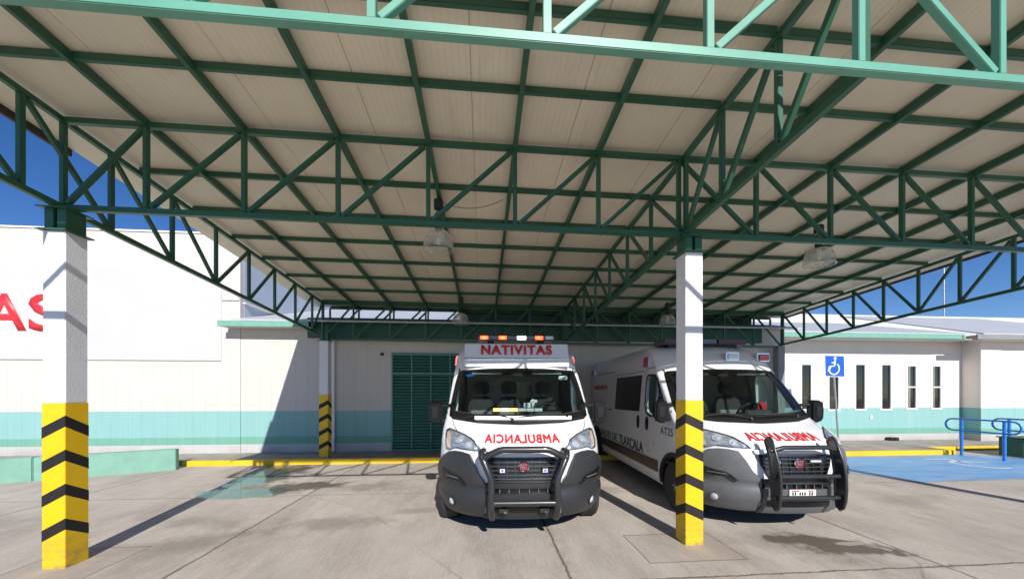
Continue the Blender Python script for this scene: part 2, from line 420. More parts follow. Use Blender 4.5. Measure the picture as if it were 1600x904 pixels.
b = MB(); b.add([(6.9, 8.5, .004), (6.95, 7.3, .004), (7.62, 6.62, .004), (8.05, 5.95, .004), (9.3, 6.02, .004), (11., 6.05, .004), (13.6, 6.2, .004), (13.6, 7.9, .004), (12.55, 8.5, .004)], [tuple(range(9))])
bay = struct(b.build('parking_bay', 'blue'))
FL = lambda a, b, t: (a, b, .006 + t)
sy = MB(); arc = [(11.35 + .42 * cos(a), 7.3 + .42 * sin(a)) for a in [pi * .1 + i * pi * 1.5 / 12 for i in range(13)]]
sy.ribbon(arc, .08, FL, 0, .002); sy.ribbon([(11.35, 7.42), (11.5, 8.02)], .08, FL, 0, .002); sy.ribbon([(11.5, 7.98), (10.9, 8.0)], .06, FL, .0005, .0025)
struct(sy.build('parking_bay_symbol', 'bayline'))
# low mint wall at the left edge of the yard
A = Vector((-8.73, 7.22)); Bp = Vector((-6.53, 8.19)); d = (Bp - A).normalized(); nn = Vector((-d.y, d.x))
lw = empty('low_wall', (-7.6, 7.7, 0)); tag(lw, 'low mint green wall closing the yard at the left, beside the yellow kerb', 'low wall')
def seg(a, b, name='wall_segment'):
    q = MB(); p0 = A + d * a; p1 = A + d * b
    q.prism([(p0.x, p0.y), (p1.x, p1.y), (p1.x + nn.x * .2, p1.y + nn.y * .2), (p0.x + nn.x * .2, p0.y + nn.y * .2)], lambda x, y, t: (x, y, t), -.05, .44)
    q.build(name, 'low_wall', lw, (-7.6, 7.7, 0), bevel=.012)
L = (Bp - A).length
seg(.395, L); seg(-2.1, .385); seg(-4.6, -2.11)
gb = MB(); gb.box(13.62, 15.6, 7.95, 8.4, 0, .47); gb.box(13.58, 15.64, 7.91, 8.44, .47, .50)
tag(gb.build('planter_block', 'dgreen', bevel=.01), 'dark green low concrete block behind the blue handrail at the right edge', 'low wall')

# ------------------------------------------------------------------ canopy
S_, SX = .0636, .0062
zb = lambda x, y: 3.4055 - S_ * (y - 4) - SX * (x + 4.18)       # bottom chord centre
zt = lambda x, y: zb(x, y) + .837                                # top chord centre
CO = (2.1, 5.8, 3.0)
cn = empty('canopy', CO)
tag(cn, 'large green steel truss canopy roofed with cream panels over the ambulances', 'canopy')
XN = [-4.01] + [-4.1756 + .903 * i for i in range(1, 8)] + [3.05, 3.95, 4.85, 5.75, 6.65, 7.52, 8.35]
ch, wb = .052, .042
def truss(nodes, diags, z_off=0, zb_=zb, mt='steel'):
    """nodes: (x,y); diags: list of (i,'t'/'b',j,'t'/'b')"""
    t = empty('truss', (0, 0, 0), parent=cn)
    P = lambda i, k: Vector((nodes[i][0], nodes[i][1], (zt if k == 't' else zb_)(*nodes[i]) + (0 if k == 't' else z_off)))
    n = len(nodes) - 1
    for k in 'tb':
        m = MB(); m.bar(P(0, k), P(n, k), ch, ch); m.build('top_chord' if k == 't' else 'bottom_chord', mt, t, CO, bevel=.004)
    for i in range(len(nodes)):
        a, b_ = P(i, 'b'), P(i, 't'); m = MB(); m.bar(a + Vector((0, 0, ch / 2)), b_ - Vector((0, 0, ch / 2)), wb, wb); m.build('vertical_strut', mt, t, CO, bevel=.003)
    for i, p, j, q in diags:
        a, b_ = P(i, p), P(j, q); u = (b_ - a).normalized()
        m = MB(); m.bar(a + u * .055, b_ - u * .055, wb * .95, wb * .95); m.build('diagonal_strut', mt, t, CO, bevel=.003)
    return t
# cross trusses (along x)
xn = [x for x in XN]
def cross(y, z_off=0, mt='steel'):
    nd = [(x, y) for x in xn]
    dg = [(i, 'b', i + 1, 't') for i in range(0, 7)] + [(i, 't', i + 1, 'b') for i in range(7, len(nd) - 1)]
    return truss(nd, dg, z_off=z_off, mt=mt)
cross(1.88, .0, 'steel_sunlit'); cross(3.77, 0); cross(9.38, -.06); cross(9.78 + .0, -.06)
# depth trusses (along y)
LY = [1.9, 2.65, 3.4503] + [3.4503 + .7628 * i for i in range(1, 8)] + [9.33]
nd = [(-4.01, y) for y in LY]
truss(nd, [(0, 't', 1, 'b'), (1, 't', 2, 'b'), (2, 't', 3, 'b'), (3, 't', 4, 'b'), (4, 't', 5, 'b')] + [(i, 'b', i + 1, 't') for i in range(5, 10)])
MY = [1.9, 2.50, 3.13, 3.72, 4.53, 5.3, 6.07, 6.85, 7.65, 8.45, 9.33]
nd = [(2.2, y) for y in MY]
truss(nd, [(i, 't', i + 1, 'b') for i in range(0, 3)] + [(i, 'b', i + 1, 't') for i in range(3, 10)])
RY = [1.9, 2.5, 3.1, 3.72, 4.36, 4.98, 5.62, 6.22, 6.82, 7.43, 8.06, 8.68, 9.33]
nd = [(8.35, y) for y in RY]
truss(nd, [(i, 't', i + 1, 'b') for i in range(0, 7)] + [(i, 'b', i + 1, 't') for i in range(7, 12)])
# rafters along y, purlins along x
def beam(name, a, b, w_, h_):
    m = MB(); m.bar(a, b, w_, h_); return m.build(name, 'steel', cn, CO, bevel=.004)
for x in XN[1:7] + XN[8:-1]:
    beam('rafter', (x, 1.84, zt(x, 1.84) + .018), (x, 9.9, zt(x, 9.9) + .018), .045, .082)
PY = [2.5, 3.13, 4.53, 5.3, 6.07, 6.85, 7.65, 8.45, 9.3, 9.85]
for y in PY:
    for x0, x1 in zip([-4.0, 2.22], [2.18, 8.33]):
        beam('purlin', (x0, y, zt(x0, y) + .036), (x1, y, zt(x1, y) + .036), .04, .058)
# roof panels 1 m wide, grooved at their edges
def roof_panel(x0, x1, y0, y1):
    top = .05; zf = lambda x, y: zt(x, y) + .068
    prof = [(x0 + .006, 0), (x1 - .006, 0), (x1 - .001, .009), (x1 - .001, top), (x0 + .001, top), (x0 + .001, .009)]
    vs = [(x, y, zf(x, y) + h) for y in (y0, y1) for x, h in prof]; n = len(prof)
    fs = [tuple(range(n)), tuple(range(2 * n - 1, n - 1, -1))] + [(i, (i + 1) % n, (i + 1) % n + n, i + n) for i in range(n)]
    m = MB(); m.add(vs, fs); m.build('roof_panel', 'roofpanel', cn, CO)
xs = [-4.47] + [-4.47 + .37 + 1.0 * i for i in range(0, 13)]
for a, b_ in zip(xs, xs[1:] + [8.84]):
    roof_panel(a, b_, 1.84, 9.93)
m = MB(); m.bar((-4.49, 1.84, zt(-4.5, 1.84) + .06), (-4.49, 4.29, zt(-4.5, 4.29) + .06), .03, .13); m.build('edge_flashing', 'flash', cn, CO)
m = MB(); m.bar((8.86, 1.84, zt(8.86, 1.84) + .08), (8.86, 9.93, zt(8.86, 9.93) + .08), .03, .1); m.build('edge_flashing', 'flash', cn, CO)
cbl = [(-.54 + .8 * k / 10, 4.7 - .12 * k / 10, zt(-.2, 4.7) - .05 - .10 * sin(pi * k / 10)**.8) for k in range(11)]
m = MB(); m.tube(cbl, .004, 6); m.build('cable', 'black', cn, CO)

m = MB(); m.box(-.55, 7.9, 9.935, 9.96, 3.63, 3.90); m.build('rear_board', 'steel_dark', cn, CO)

# ------------------------------------------------------------------ columns
def column(x, y, z0, ytop, top, label, stripes, slope, corner, w_=.195, plain_=False, cap=True, cap_h=.0):
    t = empty('canopy_column', (x, y, z0)); tag(t, label, 'column', 'columns carrying the canopy'); o = (x, y, z0); h = w_ / 2
    if plain_:
        m = MB(); m.box(x - h, x + h, y - h, y + h, z0, top); m.build('shaft', 'pillar', t, o, bevel=.006); return t
    m = MB(); m.box(x - h, x + h, y - h, y + h, ytop, top); m.build('shaft', 'colwhite', t, o, bevel=.006)
    m = MB(); m.box(x - h - .003, x + h + .003, y - h - .003, y + h + .003, z0 - .02, ytop); m.build('painted_base', 'colyellow', t, o, bevel=.003)
    # chevron bands wrapping the four faces, peak at the given corner
    cx, cy = x + corner[0] * h, y + corner[1] * h; e = h + .0036
    for zs in stripes:
        m = MB(); ring = [(-1, -1), (1, -1), (1, 1), (-1, 1)]; vs = []
        for sx, sy_ in ring:
            px, py = x + sx * e, y + sy_ * e; dist = abs(px - cx) + abs(py - cy); zz = zs - slope * dist * .97
            for q, dz in ((1, 0), (1, -.105), (.9, 0), (.9, -.105)): vs.append((x + sx * e * q, y + sy_ * e * q, zz + dz))
        fs = []
        for i in range(4):
            a = i * 4; b_ = ((i + 1) % 4) * 4
            fs += [(a, b_, b_ + 1, a + 1), (a + 2, a + 3, b_ + 3, b_ + 2), (a, a + 2, b_ + 2, b_), (a + 1, b_ + 1, b_ + 3, a + 3)]
        m.add(vs, fs); m.build('warning_stripe', 'colblack', t, o)
    if cap:
        zc = top; m = MB(); m.box(x - h - .03, x + h + .03, y - h - .03, y + h + .03, zc, zc + .012); m.build('base_plate', 'steel', t, o)
        zc2 = zb(x, y) - ch / 2 - .012 + cap_h
        m = MB(); m.box(x - h - .03, x + h + .03, y - h - .03, y + h + .03, zc2, zc2 + .011); m.build('top_plate', 'steel', t, o)
        m = MB()
        for sx in (-1, 1):
            m.box(x + sx * .055 - .04, x + sx * .055 + .04, y - h + .01, y + h - .01, zc + .012, zc2)
        m.build('steel_bracket', 'steel', t, o, bevel=.003)
    return t
column(-4.01, 3.79, 0, 1.55, 3.17, 'black and yellow banded white column nearest the camera at the left', (1.44, 1.12, .80, .475), .6, (1, -1))
column(2.285, 3.80, 0, 1.565, 3.17, 'black and yellow banded white column in front of the right ambulance', (1.43, 1.10, .785, .465), .5, (-1, -1))
column(-3.77, 8.93, WALK, 1.6, 2.88, 'small distant white column with yellow banded base standing on the sidewalk', (1.48, 1.16, .84, .52), .6, (1, -1), w_=.2, cap_h=.0)
column(8.3, 9.42, WALK, 1.6, 2.95, 'plain grey post behind the right ambulance at the far right canopy corner', (), 0, (1, -1), w_=.2, plain_=True)
column(8.35, 3.79, 0, 1.55, 3.1, 'banded column just beyond the right edge, casting the long shadow beside the blue bay', (1.44, 1.12, .80, .475), .6, (-1, -1))

# ------------------------------------------------------------------ pendant lamps
def lamp(x, y, zc, tilt=.0):
    """zc: centre height of the shade"""
    zr = zt(x, y) - .03
    t = empty('pendant_lamp', (x, y, zc)); o = (x, y, zc)
    m = MB(); m.lathe([(.055, zr - .13), (.06, zr - .11), (.06, zr - .02), (.03, zr)], (x, y, 0)); m.build('ballast_housing', 'black', t, o, smooth=True)
    m = MB(); m.tube([(x, y, zr - .13), (x - .05, y, (zr + zc) / 2 + .05), (x - .03, y, zc + .2), (x, y, zc + .15)], .006, 6); m.build('hanging_cord', 'black', t, o)
    m = MB(); m.lathe([(.035, zc + .11), (.05, zc + .13), (.045, zc + .21), (.02, zc + .23)], (x, y, 0)); m.build('lamp_socket', 'black', t, o, smooth=True)
    pr = [(.05, zc + .115), (.09, zc + .108), (.13, zc + .085), (.16, zc + .045), (.178, zc - .005), (.188, zc - .06), (.19, zc - .12)]
    m = MB(); m.lathe(pr, (x, y, 0), n=40, cap=False); s1 = m.build('acrylic_shade', 'shade', t, o, smooth=True)
    m = MB(); m.lathe([(.19, zc - .12), (.2, zc - .125), (.2, zc - .137), (.188, zc - .137)], (x, y, 0), n=40, cap=False); m.build('shade_rim', 'shade', s1, o, smooth=True)
    m = MB(); m.lathe([(.018, zc + .12), (.03, zc + .06), (.032, zc - .02), (.01, zc - .06)], (x, y, 0), n=16); m.build('bulb', 'signwhite', t, o, smooth=True)
    return t
LN = 'clear bell lamps hanging under the canopy'
tag(lamp(-.57, 4.68, 3.62), 'clear bell pendant lamp above the left ambulance, nearest to the camera', 'lamp', LN)
tag(lamp(4.9, 4.85, 3.64), 'clear bell pendant lamp under the canopy to the right of the banded column', 'lamp', LN)
tag(lamp(-.52, 8.5, 3.40), 'small far bell pendant lamp just above the roof bar of the left ambulance', 'lamp', LN)
tag(lamp(4.55, 8.5, 3.45), 'small far bell pendant lamp half hidden behind the right banded column', 'lamp', LN)

# ------------------------------------------------------------------ buildings
WY = 9.66
# tall hall at the left
HO = (-14, 14, 0); hall = empty('tall_hall', HO); tag(hall, 'tall cream hall at the left with a white signboard and red letters', 'building')
m = MB(); m.box(-24, -6.17, WY, WY + .15, 0, 5.66); m.build('front_wall', 'wall', hall, HO)
m = MB(); m.box(-6.3, -6.165, WY + .15, 22, 0, 5.66); m.build('side_wall', 'clad', hall, HO)
m = MB(); m.box(-24, -6.3, WY + .15, 22, 5.5, 5.6); m.build('roof', 'sheet', hall, HO)
m = MB(); m.box(-24, -6.13, WY - .03, WY + .19, 5.663, 5.70); m.build('roof_edge', 'whiteframe', hall, HO)
m = MB(); m.box(-6.165, -6.10, WY + .1, 22, 3.94, 3.97); m.build('drip_flashing', 'whiteframe', hall, HO)
m = MB(); m.box(-16.5, -6.62, WY - .012, WY - .003, 2.46, 4.76); sb = m.build('signboard', 'whiteboard', hall, HO)
m = MB()
for a, b_ in (((-16.5, 2.45), (-6.62, 2.45)),): m.box(a[0], b_[0], WY - .016, WY - .003, 2.447, 2.457)
m.build('board_trim', 'galv', sb, HO)
m = MB(); m.box(-6.6, -6.19, WY - .03, WY - .003, 3.99, 4.14); m.build('wall_patch', 'whiteboard', hall, HO)
f_ = lambda cx, cz: (lambda a, b_, t: (cx + a - HO[0], WY - .014 - t - HO[1], cz + b_ - HO[2]))
text_obj('letter', 'A', .96, .90, f_(-11.56, 3.60), 'red', sb, bold=.02, t=.003)
text_obj('letter', 'S', .72, .93, f_(-10.68, 3.60), 'red', sb, bold=.02, t=.003)

# low wing behind the ambulances
LO = (1, 12, 0); wing = empty('low_wing', LO); tag(wing, 'low cream wing behind the ambulances with a turquoise band and a louvered gate', 'building')
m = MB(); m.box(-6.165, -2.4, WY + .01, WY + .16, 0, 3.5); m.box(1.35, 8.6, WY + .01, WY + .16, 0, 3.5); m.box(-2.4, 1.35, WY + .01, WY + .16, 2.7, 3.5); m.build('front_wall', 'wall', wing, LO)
m = MB()
rf = lambda y: 3.42 + .27 * (y - 9.3)
for x0, x1 in ((-6.16, 1.2), (1.203, 8.9)):
    m.add([(x0, 9.3, rf(9.3)), (x1, 9.3, rf(9.3)), (x1, 15, rf(15)), (x0, 15, rf(15)), (x0, 9.3, rf(9.3) + .04), (x1, 9.3, rf(9.3) + .04), (x1, 15, rf(15) + .04), (x0, 15, rf(15) + .04)],
          [(0, 3, 2, 1), (4, 5, 6, 7), (0, 1, 5, 4), (1, 2, 6, 5), (2, 3, 7, 6), (3, 0, 4, 7)])
m.build('roof', 'sheet', wing, LO)
m = MB(); m.box(-6.45, -4.32, 9.26, 9.298, 3.27, 3.41); m.build('fascia', 'mint', wing, LO, bevel=.004)
m = MB(); m.box(-6.45, -4.32, 9.3, WY, 3.28, 3.30); m.build('soffit', 'whiteboard', wing, LO)
m = MB(); m.box(-4.5, 7.95, 9.60, 9.645, 3.06, 3.58); m.build('dark_fascia', 'steel_dark', wing, LO, bevel=.004)
m = MB(); m.box(-3.90, -3.83, WY - .07, WY, .12, 3.05); m.build('downpipe', 'whiteframe', wing, LO, bevel=.01)
# louvered gate
m = MB(); gy = WY - .01
for x in (-2.37, -1.87, -1.37, -.87, -.37, .13, .63, 1.13):
    m.box(x - .018, x + .018, gy - .03, gy + .03, .13, 2.66)
m.box(-2.39, 1.15, gy - .032, gy + .032, 2.63, 2.69); m.box(-2.39, 1.15, gy - .032, gy + .032, 2.12, 2.19); m.box(-2.39, 1.15, gy - .032, gy + .032, .11, .17)
m.box(-1.385, -1.355, gy - .045, gy + .03, .13, 2.12)
gate = m.build('louvered_gate', 'louver', wing, LO)
for i in range(7):
    x0 = -2.35 + .5 * i; m = MB(); z = .2
    while z < 2.62:
        if not 2.08 < z < 2.2:
            m.add([(x0, gy - .02, z), (x0 + .46, gy - .02, z), (x0 + .46, gy + .02, z + .05), (x0, gy + .02, z + .05), (x0, gy - .02, z + .006), (x0 + .46, gy - .02, z + .006), (x0 + .46, gy + .02, z + .056), (x0, gy + .02, z + .056)],
                  [(0, 3, 2, 1), (4, 5, 6, 7), (0, 1, 5, 4), (1, 2, 6, 5), (2, 3, 7, 6), (3, 0, 4, 7)])
        z += .078
    m.build('louver_panel', 'louver', gate, LO)
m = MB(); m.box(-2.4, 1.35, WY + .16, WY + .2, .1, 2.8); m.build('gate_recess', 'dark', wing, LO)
m = MB(); m.lathe([(.03, WY - .03), (.045, WY - .03), (.045, WY + .01)], (-2.64, 0, 2.66), 'Y', 16); m.build('vent_pipe', 'black', wing, LO)
for (x, z, w_, h_) in ((-4.0, 1.97, .26, .07), (-3.2, 1.9, .16, .05), (-3.15, 1.98, .22, .04), (-4.15, 1.93, .2, .03), (-4.6, 1.2, .06, .06)): m = MB(); m.prism([(x, z), (x + w_ * .6, z - .01), (x + w_, z + h_ * .3), (x + w_ * .9, z + h_), (x + w_ * .3, z + h_ * .8), (x - .01, z + h_ * 1.05)], lambda a, b, q: (a, q, b), WY + .006, WY + .0095); m.build('paint_patch', 'whiteboard', wing, LO)

# right wing with the narrow windows
RY_ = 10.6; RO = (13, 13, 0); rw = empty('right_wing', RO); tag(rw, 'low cream right wing with six tall narrow windows and a mint fascia', 'building')
wins = [(10.08, 10.46, 1.09, 2.57, 0), (11.02, 11.41, 1.08, 2.58, 0), (11.95, 12.33, 1.09, 2.58, 0), (12.87, 13.25, 1.09, 2.58, 0), (13.78, 14.15, 1.11, 2.55, 1), (14.69, 15.05, 1.11, 2.55, 1)]
m = MB(); x = 8.55
for a, b_, z0, z1, _ in wins:
    m.box(x, a, RY_, RY_ + .16, 0, 3.5); m.box(a, b_, RY_, RY_ + .16, 0, z0); m.box(a, b_, RY_, RY_ + .16, z1, 3.5); x = b_
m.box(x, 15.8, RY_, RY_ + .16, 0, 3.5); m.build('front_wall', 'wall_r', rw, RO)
m = MB(); m.box(8.45, 8.548, WY + .16, RY_ + .16, 0, 3.5); m.build('return_wall', 'wall_r', rw, RO)
for a, b_, z0, z1, mid in wins:
    m = MB(); F_ = .035
    m.box(a - .02, a + F_, RY_ - .018, RY_ + .05, z0 - .02, z1 + .02); m.box(b_ - F_, b_ + .02, RY_ - .018, RY_ + .05, z0 - .02, z1 + .02)
    m.box(a + F_, b_ - F_, RY_ - .018, RY_ + .05, z0 - .02, z0 + F_); m.box(a + F_, b_ - F_, RY_ - .018, RY_ + .05, z1 - F_, z1 + .02)
    if mid: m.box(a + F_, b_ - F_, RY_ - .012, RY_ + .05, (z0 + z1) / 2 - .02, (z0 + z1) / 2 + .02)
    fr = m.build('window', 'whiteframe', rw, RO)
    m = MB(); m.box(a + F_, b_ - F_, RY_ + .02, RY_ + .026, z0 + F_, z1 - F_); m.build('pane', 'winglass', fr, RO)
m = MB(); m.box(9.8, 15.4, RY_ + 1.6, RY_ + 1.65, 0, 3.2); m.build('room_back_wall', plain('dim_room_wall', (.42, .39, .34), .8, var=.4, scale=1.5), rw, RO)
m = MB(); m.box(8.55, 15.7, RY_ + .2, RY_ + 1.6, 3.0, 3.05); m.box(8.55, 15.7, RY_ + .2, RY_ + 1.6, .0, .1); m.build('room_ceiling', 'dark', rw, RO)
m = MB(); m.box(15.8, 22, 10.13, 10.3, 0, 3.5); m.box(15.803, 15.95, 10.3, RY_ + .16, 0, 3.5); m.build('projecting_wall', 'wall_r', rw, RO)
m = MB(); rr = lambda y: 3.46 + .27 * (y - 10)
def slab(m, x0, x1, y0, y1, z0, z1, t=.04):
    m.add([(x0, y0, z0), (x1, y0, z0), (x1, y1, z1), (x0, y1, z1), (x0, y0, z0 + t), (x1, y0, z0 + t), (x1, y1, z1 + t), (x0, y1, z1 + t)],
          [(0, 3, 2, 1), (4, 5, 6, 7), (0, 1, 5, 4), (1, 2, 6, 5), (2, 3, 7, 6), (3, 0, 4, 7)])
slab(m, 8.0, 15.3, 9.98, 14.2, rr(9.98), rr(14.2)); slab(m, 15.303, 22, 9.75, 14.2, 3.43, 4.9); m.build('roof', 'sheet', rw, RO)
m = MB(); m.box(8.0, 14.86, 9.94, 9.978, 3.31, 3.46); m.build('fascia', 'mint', rw, RO, bevel=.004)
m = MB(); m.box(14.9, 15.0, 9.95, 9.985, 3.32, 3.45); m.box(16.6, 22, 9.70, 9.745, 3.26, 3.42); m.build('fascia', 'mint', rw, RO, bevel=.004)
m = MB(); m.box(15.02, 16.59, 9.70, 9.74, 3.28, 3.43); m.build('fascia', 'pillar', rw, RO)
m = MB(); m.box(8.0, 15.3, 9.98, RY_, 3.30, 3.32); m.box(15.303, 22, 9.75, 10.13, 3.27, 3.29); m.build('soffit', 'whiteboard', rw, RO)
m = MB(); m.box(12.48, 12.57, RY_ - .02, RY_, .80, .90); m.build('wall_socket', 'whiteframe', rw, RO)
m = MB(); m.box(11.57, 11.67, RY_ - .012, RY_, 2.02, 2.18); nt = m.build('notice', 'signwhite', rw, RO)
m = MB(); m.box(11.605, 11.635, RY_ - .015, RY_ - .012, 2.11, 2.15); m.build('notice_print', 'red', nt, RO)
bb = MB(); bb.box(13.02, 13.32, 10.42, 10.58, WALK, WALK + .10); bb.box(13.12, 13.2, 10.40, 10.42, WALK + .02, WALK + .07)
tag(bb.build('bait_box', 'black', bevel=.02), 'small flat black bait box on the sidewalk against the right wall', 'box')
# far hall beyond the right wing
FO = (22, 20, 0); fh = empty('far_hall', FO); tag(fh, 'long white parapet hall rising behind the right wing roof', 'building')
m = MB(); m.box(8.95, 42, 18, 18.2, 0, 5.9); m.box(8.95, 9.1, 18.2, 30, 0, 5.9); m.build('parapet_wall', 'parapet', fh, FO)
m = MB(); m.box(9.1, 42, 18.2, 30, 5.4, 5.5); m.build('roof', 'sheet', fh, FO)
m = MB(); m.tube([(26.6, 18.6, 5.5), (26.6, 18.6, 12)], .035, 8); m.tube([(26.6, 18.6, 9.5), (26.6, 18.6, 12)], .05, 8)
tag(m.build('antenna_mast', 'galv'), 'thin pole rising above the far white parapet on the right', 'mast')
# second dim hall behind the wing (fills the strip above the roof)
bh = MB(); bh.box(-5.8, 8.9, 15.05, 22, 0, 4.9)
tag(bh.build('rear_hall', 'parapet'), 'plain white hall directly behind the low wing roof', 'building')

# ------------------------------------------------------------------ blue handrails
def rail(pts_posts, x0, label):
    (ax, ay), (bx, by) = pts_posts; o = (ax, ay, 0); t = empty('handrail', o); tag(t, label, 'handrail', 'blue handrails of the ramp')
    for (x, y) in pts_posts:
        m = MB(); m.tube([(x, y, 0), (x, y, .98)], .032, 14); m.build('post', 'railblue', t, o, smooth=True)
    d = Vector((bx - ax, by - ay, 0)).normalized(); off = Vector((-.035, 0, 0))
    a = Vector((ax, ay, 0)) - d * .14; b_ = Vector((bx, by, 0)) + d * .16
    loop = []
    zt_, zl = .96, .66; r_ = (zt_ - zl) / 2
    for i in range(9):
        an = pi / 2 + pi * i / 8; loop.append(a + d * 0 + Vector((0, 0, (zt_ + zl) / 2)) + d * (cos(an) * r_) + Vector((0, 0, sin(an) * r_)))
    for i in range(9):
        an = -pi / 2 + pi * i / 8; loop.append(b_ + Vector((0, 0, (zt_ + zl) / 2)) + d * (cos(an) * r_) + Vector((0, 0, sin(an) * r_)))
    m = MB(); m.tube([p + off * 1.6 for p in loop], .021, 12, closed=True); m.build('rail', 'railblue', t, o, smooth=True)
    return t
rail([(12.53, 8.4), (12.52, 7.62)], 0, 'blue looped handrail with two posts standing beside the blue bay')
rail([(13.78, 8.3), (13.7, 6.9)], 0, 'blue looped handrail behind the first one, cut by the right edge')

# ------------------------------------------------------------------ disabled parking sign
so = (9.88, 9.2, WALK); ps = empty('parking_sign', so); tag(ps, 'blue wheelchair parking sign on a thin leaning post by the yellow kerb', 'sign')
m = MB(); m.tube([(9.9, 9.2, WALK), (9.72, 9.2, 2.5)], .022, 10); m.build('post', 'galv', ps, so, smooth=True)
rx = lambda a, b_, t: (9.735 + a * .998 + b_ * -.03, 9.165 - t, 2.385 + b_ * .998 + a * .0 - a * .02)
m = MB(); m.prism([(-.30, -.30), (.30, -.30), (.30, .30), (-.30, .30)], rx, -.008, 0); pl = m.build('sign_plate', 'signwhite', ps, so)
m = MB(); m.prism([(-.283, -.283), (.283, -.283), (.283, .283), (-.283, .283)], rx, .001, .003); m.build('sign_face', 'signblue', pl, so)
m = MB(); pw = [(.02 + .155 * cos(a), -.075 + .155 * sin(a)) for a in [R(125) + i * R(265) / 18 for i in range(19)]]
m.ribbon(pw, .034, rx, .004, .006)
m.prism([(.0 + .042 * cos(a), .215 + .042 * sin(a)) for a in [i * pi / 8 for i in range(16)]], rx, .004, .006)
m.ribbon([(.0, .16), (.01, .02)], .045, rx, .0045, .0065); m.ribbon([(.005, .095), (.105, .095)], .03, rx, .0048, .0068)
m.ribbon([(.0, .005), (.12, .0), (.175, -.13)], .036, rx, .0051, .007); m.ribbon([(.16, -.13), (.215, -.115)], .03, rx, .0054, .0072)
for i, v in enumerate(m.v):
    m.v[i] = (2 * 9.735 - v[0], v[1], v[2])
m.build('wheelchair_symbol', 'signwhite', pl, so)

# ------------------------------------------------------------------ the two ambulances
M.update(
    vhouse=plain('mirror_housing_plastic', (.006, .006, .007), .35, var=.05),
    vbody=plain('white_van_paint', (.78, .79, .80), .32, var=.02, scale=2, coat=.6),
    vplast=plain('charcoal_bumper_plastic', (.026, .028, .032), .42, var=.08, scale=6, bump=.25, bscale=260),
    vplast2=plain('grey_bumper_plastic', (.105, .11, .118), .45, var=.12, scale=6, bump=.25, bscale=260),
    vblack=plain('gloss_black_trim', (.008, .008, .009), .22, var=.1),
    vmatte=plain('matt_black_trim', (.009, .009, .010), .5, var=.1),
    vgrille=plain('dark_grille_plastic', (.028, .029, .031), .4, var=.1),
    vglass=glassy('windshield_glass', (.80, .86, .84), -.02),
    vglass_side=glassy('cab_side_glass', (.72, .80, .78), .0),
    vdarkglass=plain('privacy_glass', (.004, .005, .006), .16, var=.0),
    vinner=plain('cab_lining', (.26, .27, .275), .7, var=.15),
    vwhitein=plain('white_bulkhead', (.55, .58, .58), .6, var=.1),
    vdash=plain('dashboard_plastic', (.022, .023, .025), .6, var=.15, bump=.3, bscale=200),
    vseat=plain('seat_fabric', (.03, .03, .033), .85, var=.3, scale=60),
    vseat2=plain('seat_fabric_light', (.22, .225, .22), .85, var=.2, scale=60),
    vtyre=plain('tyre_rubber', (.03, .03, .031), .75, var=.25, scale=12, dirt=(.10, .09, .08)),
    vrim=plain('steel_rim_paint', (.30, .31, .32), .35, .6, var=.1),
    vlamp=plain('headlight_reflector', (.80, .82, .85), .2, .25, var=.3, scale=30, coat=.8),
    vlampdark=plain('headlight_bezel', (.42, .45, .49), .25, .15, var=.45, scale=14, coat=.5),
    vamber=plain('amber_indicator', (.85, .60, .42), .3, var=.1),
    vlens=glassy('clear_lamp_lens', (.93, .95, .97), .10, .03),
    vred=plain('red_lettering', (.62, .02, .03), .45, var=.06),
    vgreenletter=plain('dark_green_lettering', (.012, .06, .045), .45, var=.06),
    vredlens=plain('red_lamp_lens', (.55, .01, .015), .15, var=.15, scale=40, coat=.6),
    vclearlens=plain('frosted_clear_lens', (.62, .64, .68), .15, var=.2, scale=60, coat=.6),
    vsmoke=plain('smoked_light_bar', (.10, .10, .11), .15, var=.3, scale=25, coat=.6),
    vgreybox=plain('light_grey_sign_box', (.78, .81, .85), .35, var=.03, coat=.3),
    vmould=plain('brown_side_moulding', (.07, .055, .045), .4, var=.4, scale=3),
    vdarkred=plain('dark_red_bar_lens', (.10, .006, .012), .2, var=.3, scale=40),
    vmirror=plain('mirror_glass', (.5, .53, .55), .04, 1., var=.0),
    vbar=plain('bull_bar_black', (.022, .023, .025), .32, var=.15, coat=.4),
    vblue=plain('blue_strobe_lens', (.12, .2, .65), .2, var=.2, coat=.5),
    vplate=plain('number_plate_white', (.78, .78, .78), .35, var=.08, scale=30),
    e_red=emis('lit_red_lamp', (1., .06, .02), 5.0, (.5, .02, .02)),
    e_orange=emis('lit_orange_lamp', (1., .11, .015), 5.0, (.5, .2, .02)),
    e_white=emis('lit_white_lamp', (1., .97, .92), 9.0, (.8, .8, .8)),
    e_amber=emis('lit_amber_lamp', (1., .55, .10), 4.0, (.6, .4, .1)),
    e_ambhot=emis('lit_amber_core', (1., .82, .5), 6.0, (.6, .5, .3)),
    e_pale=emis('lit_pale_strip', (1., .93, .92), 1.0, (.7, .7, .7)),
)
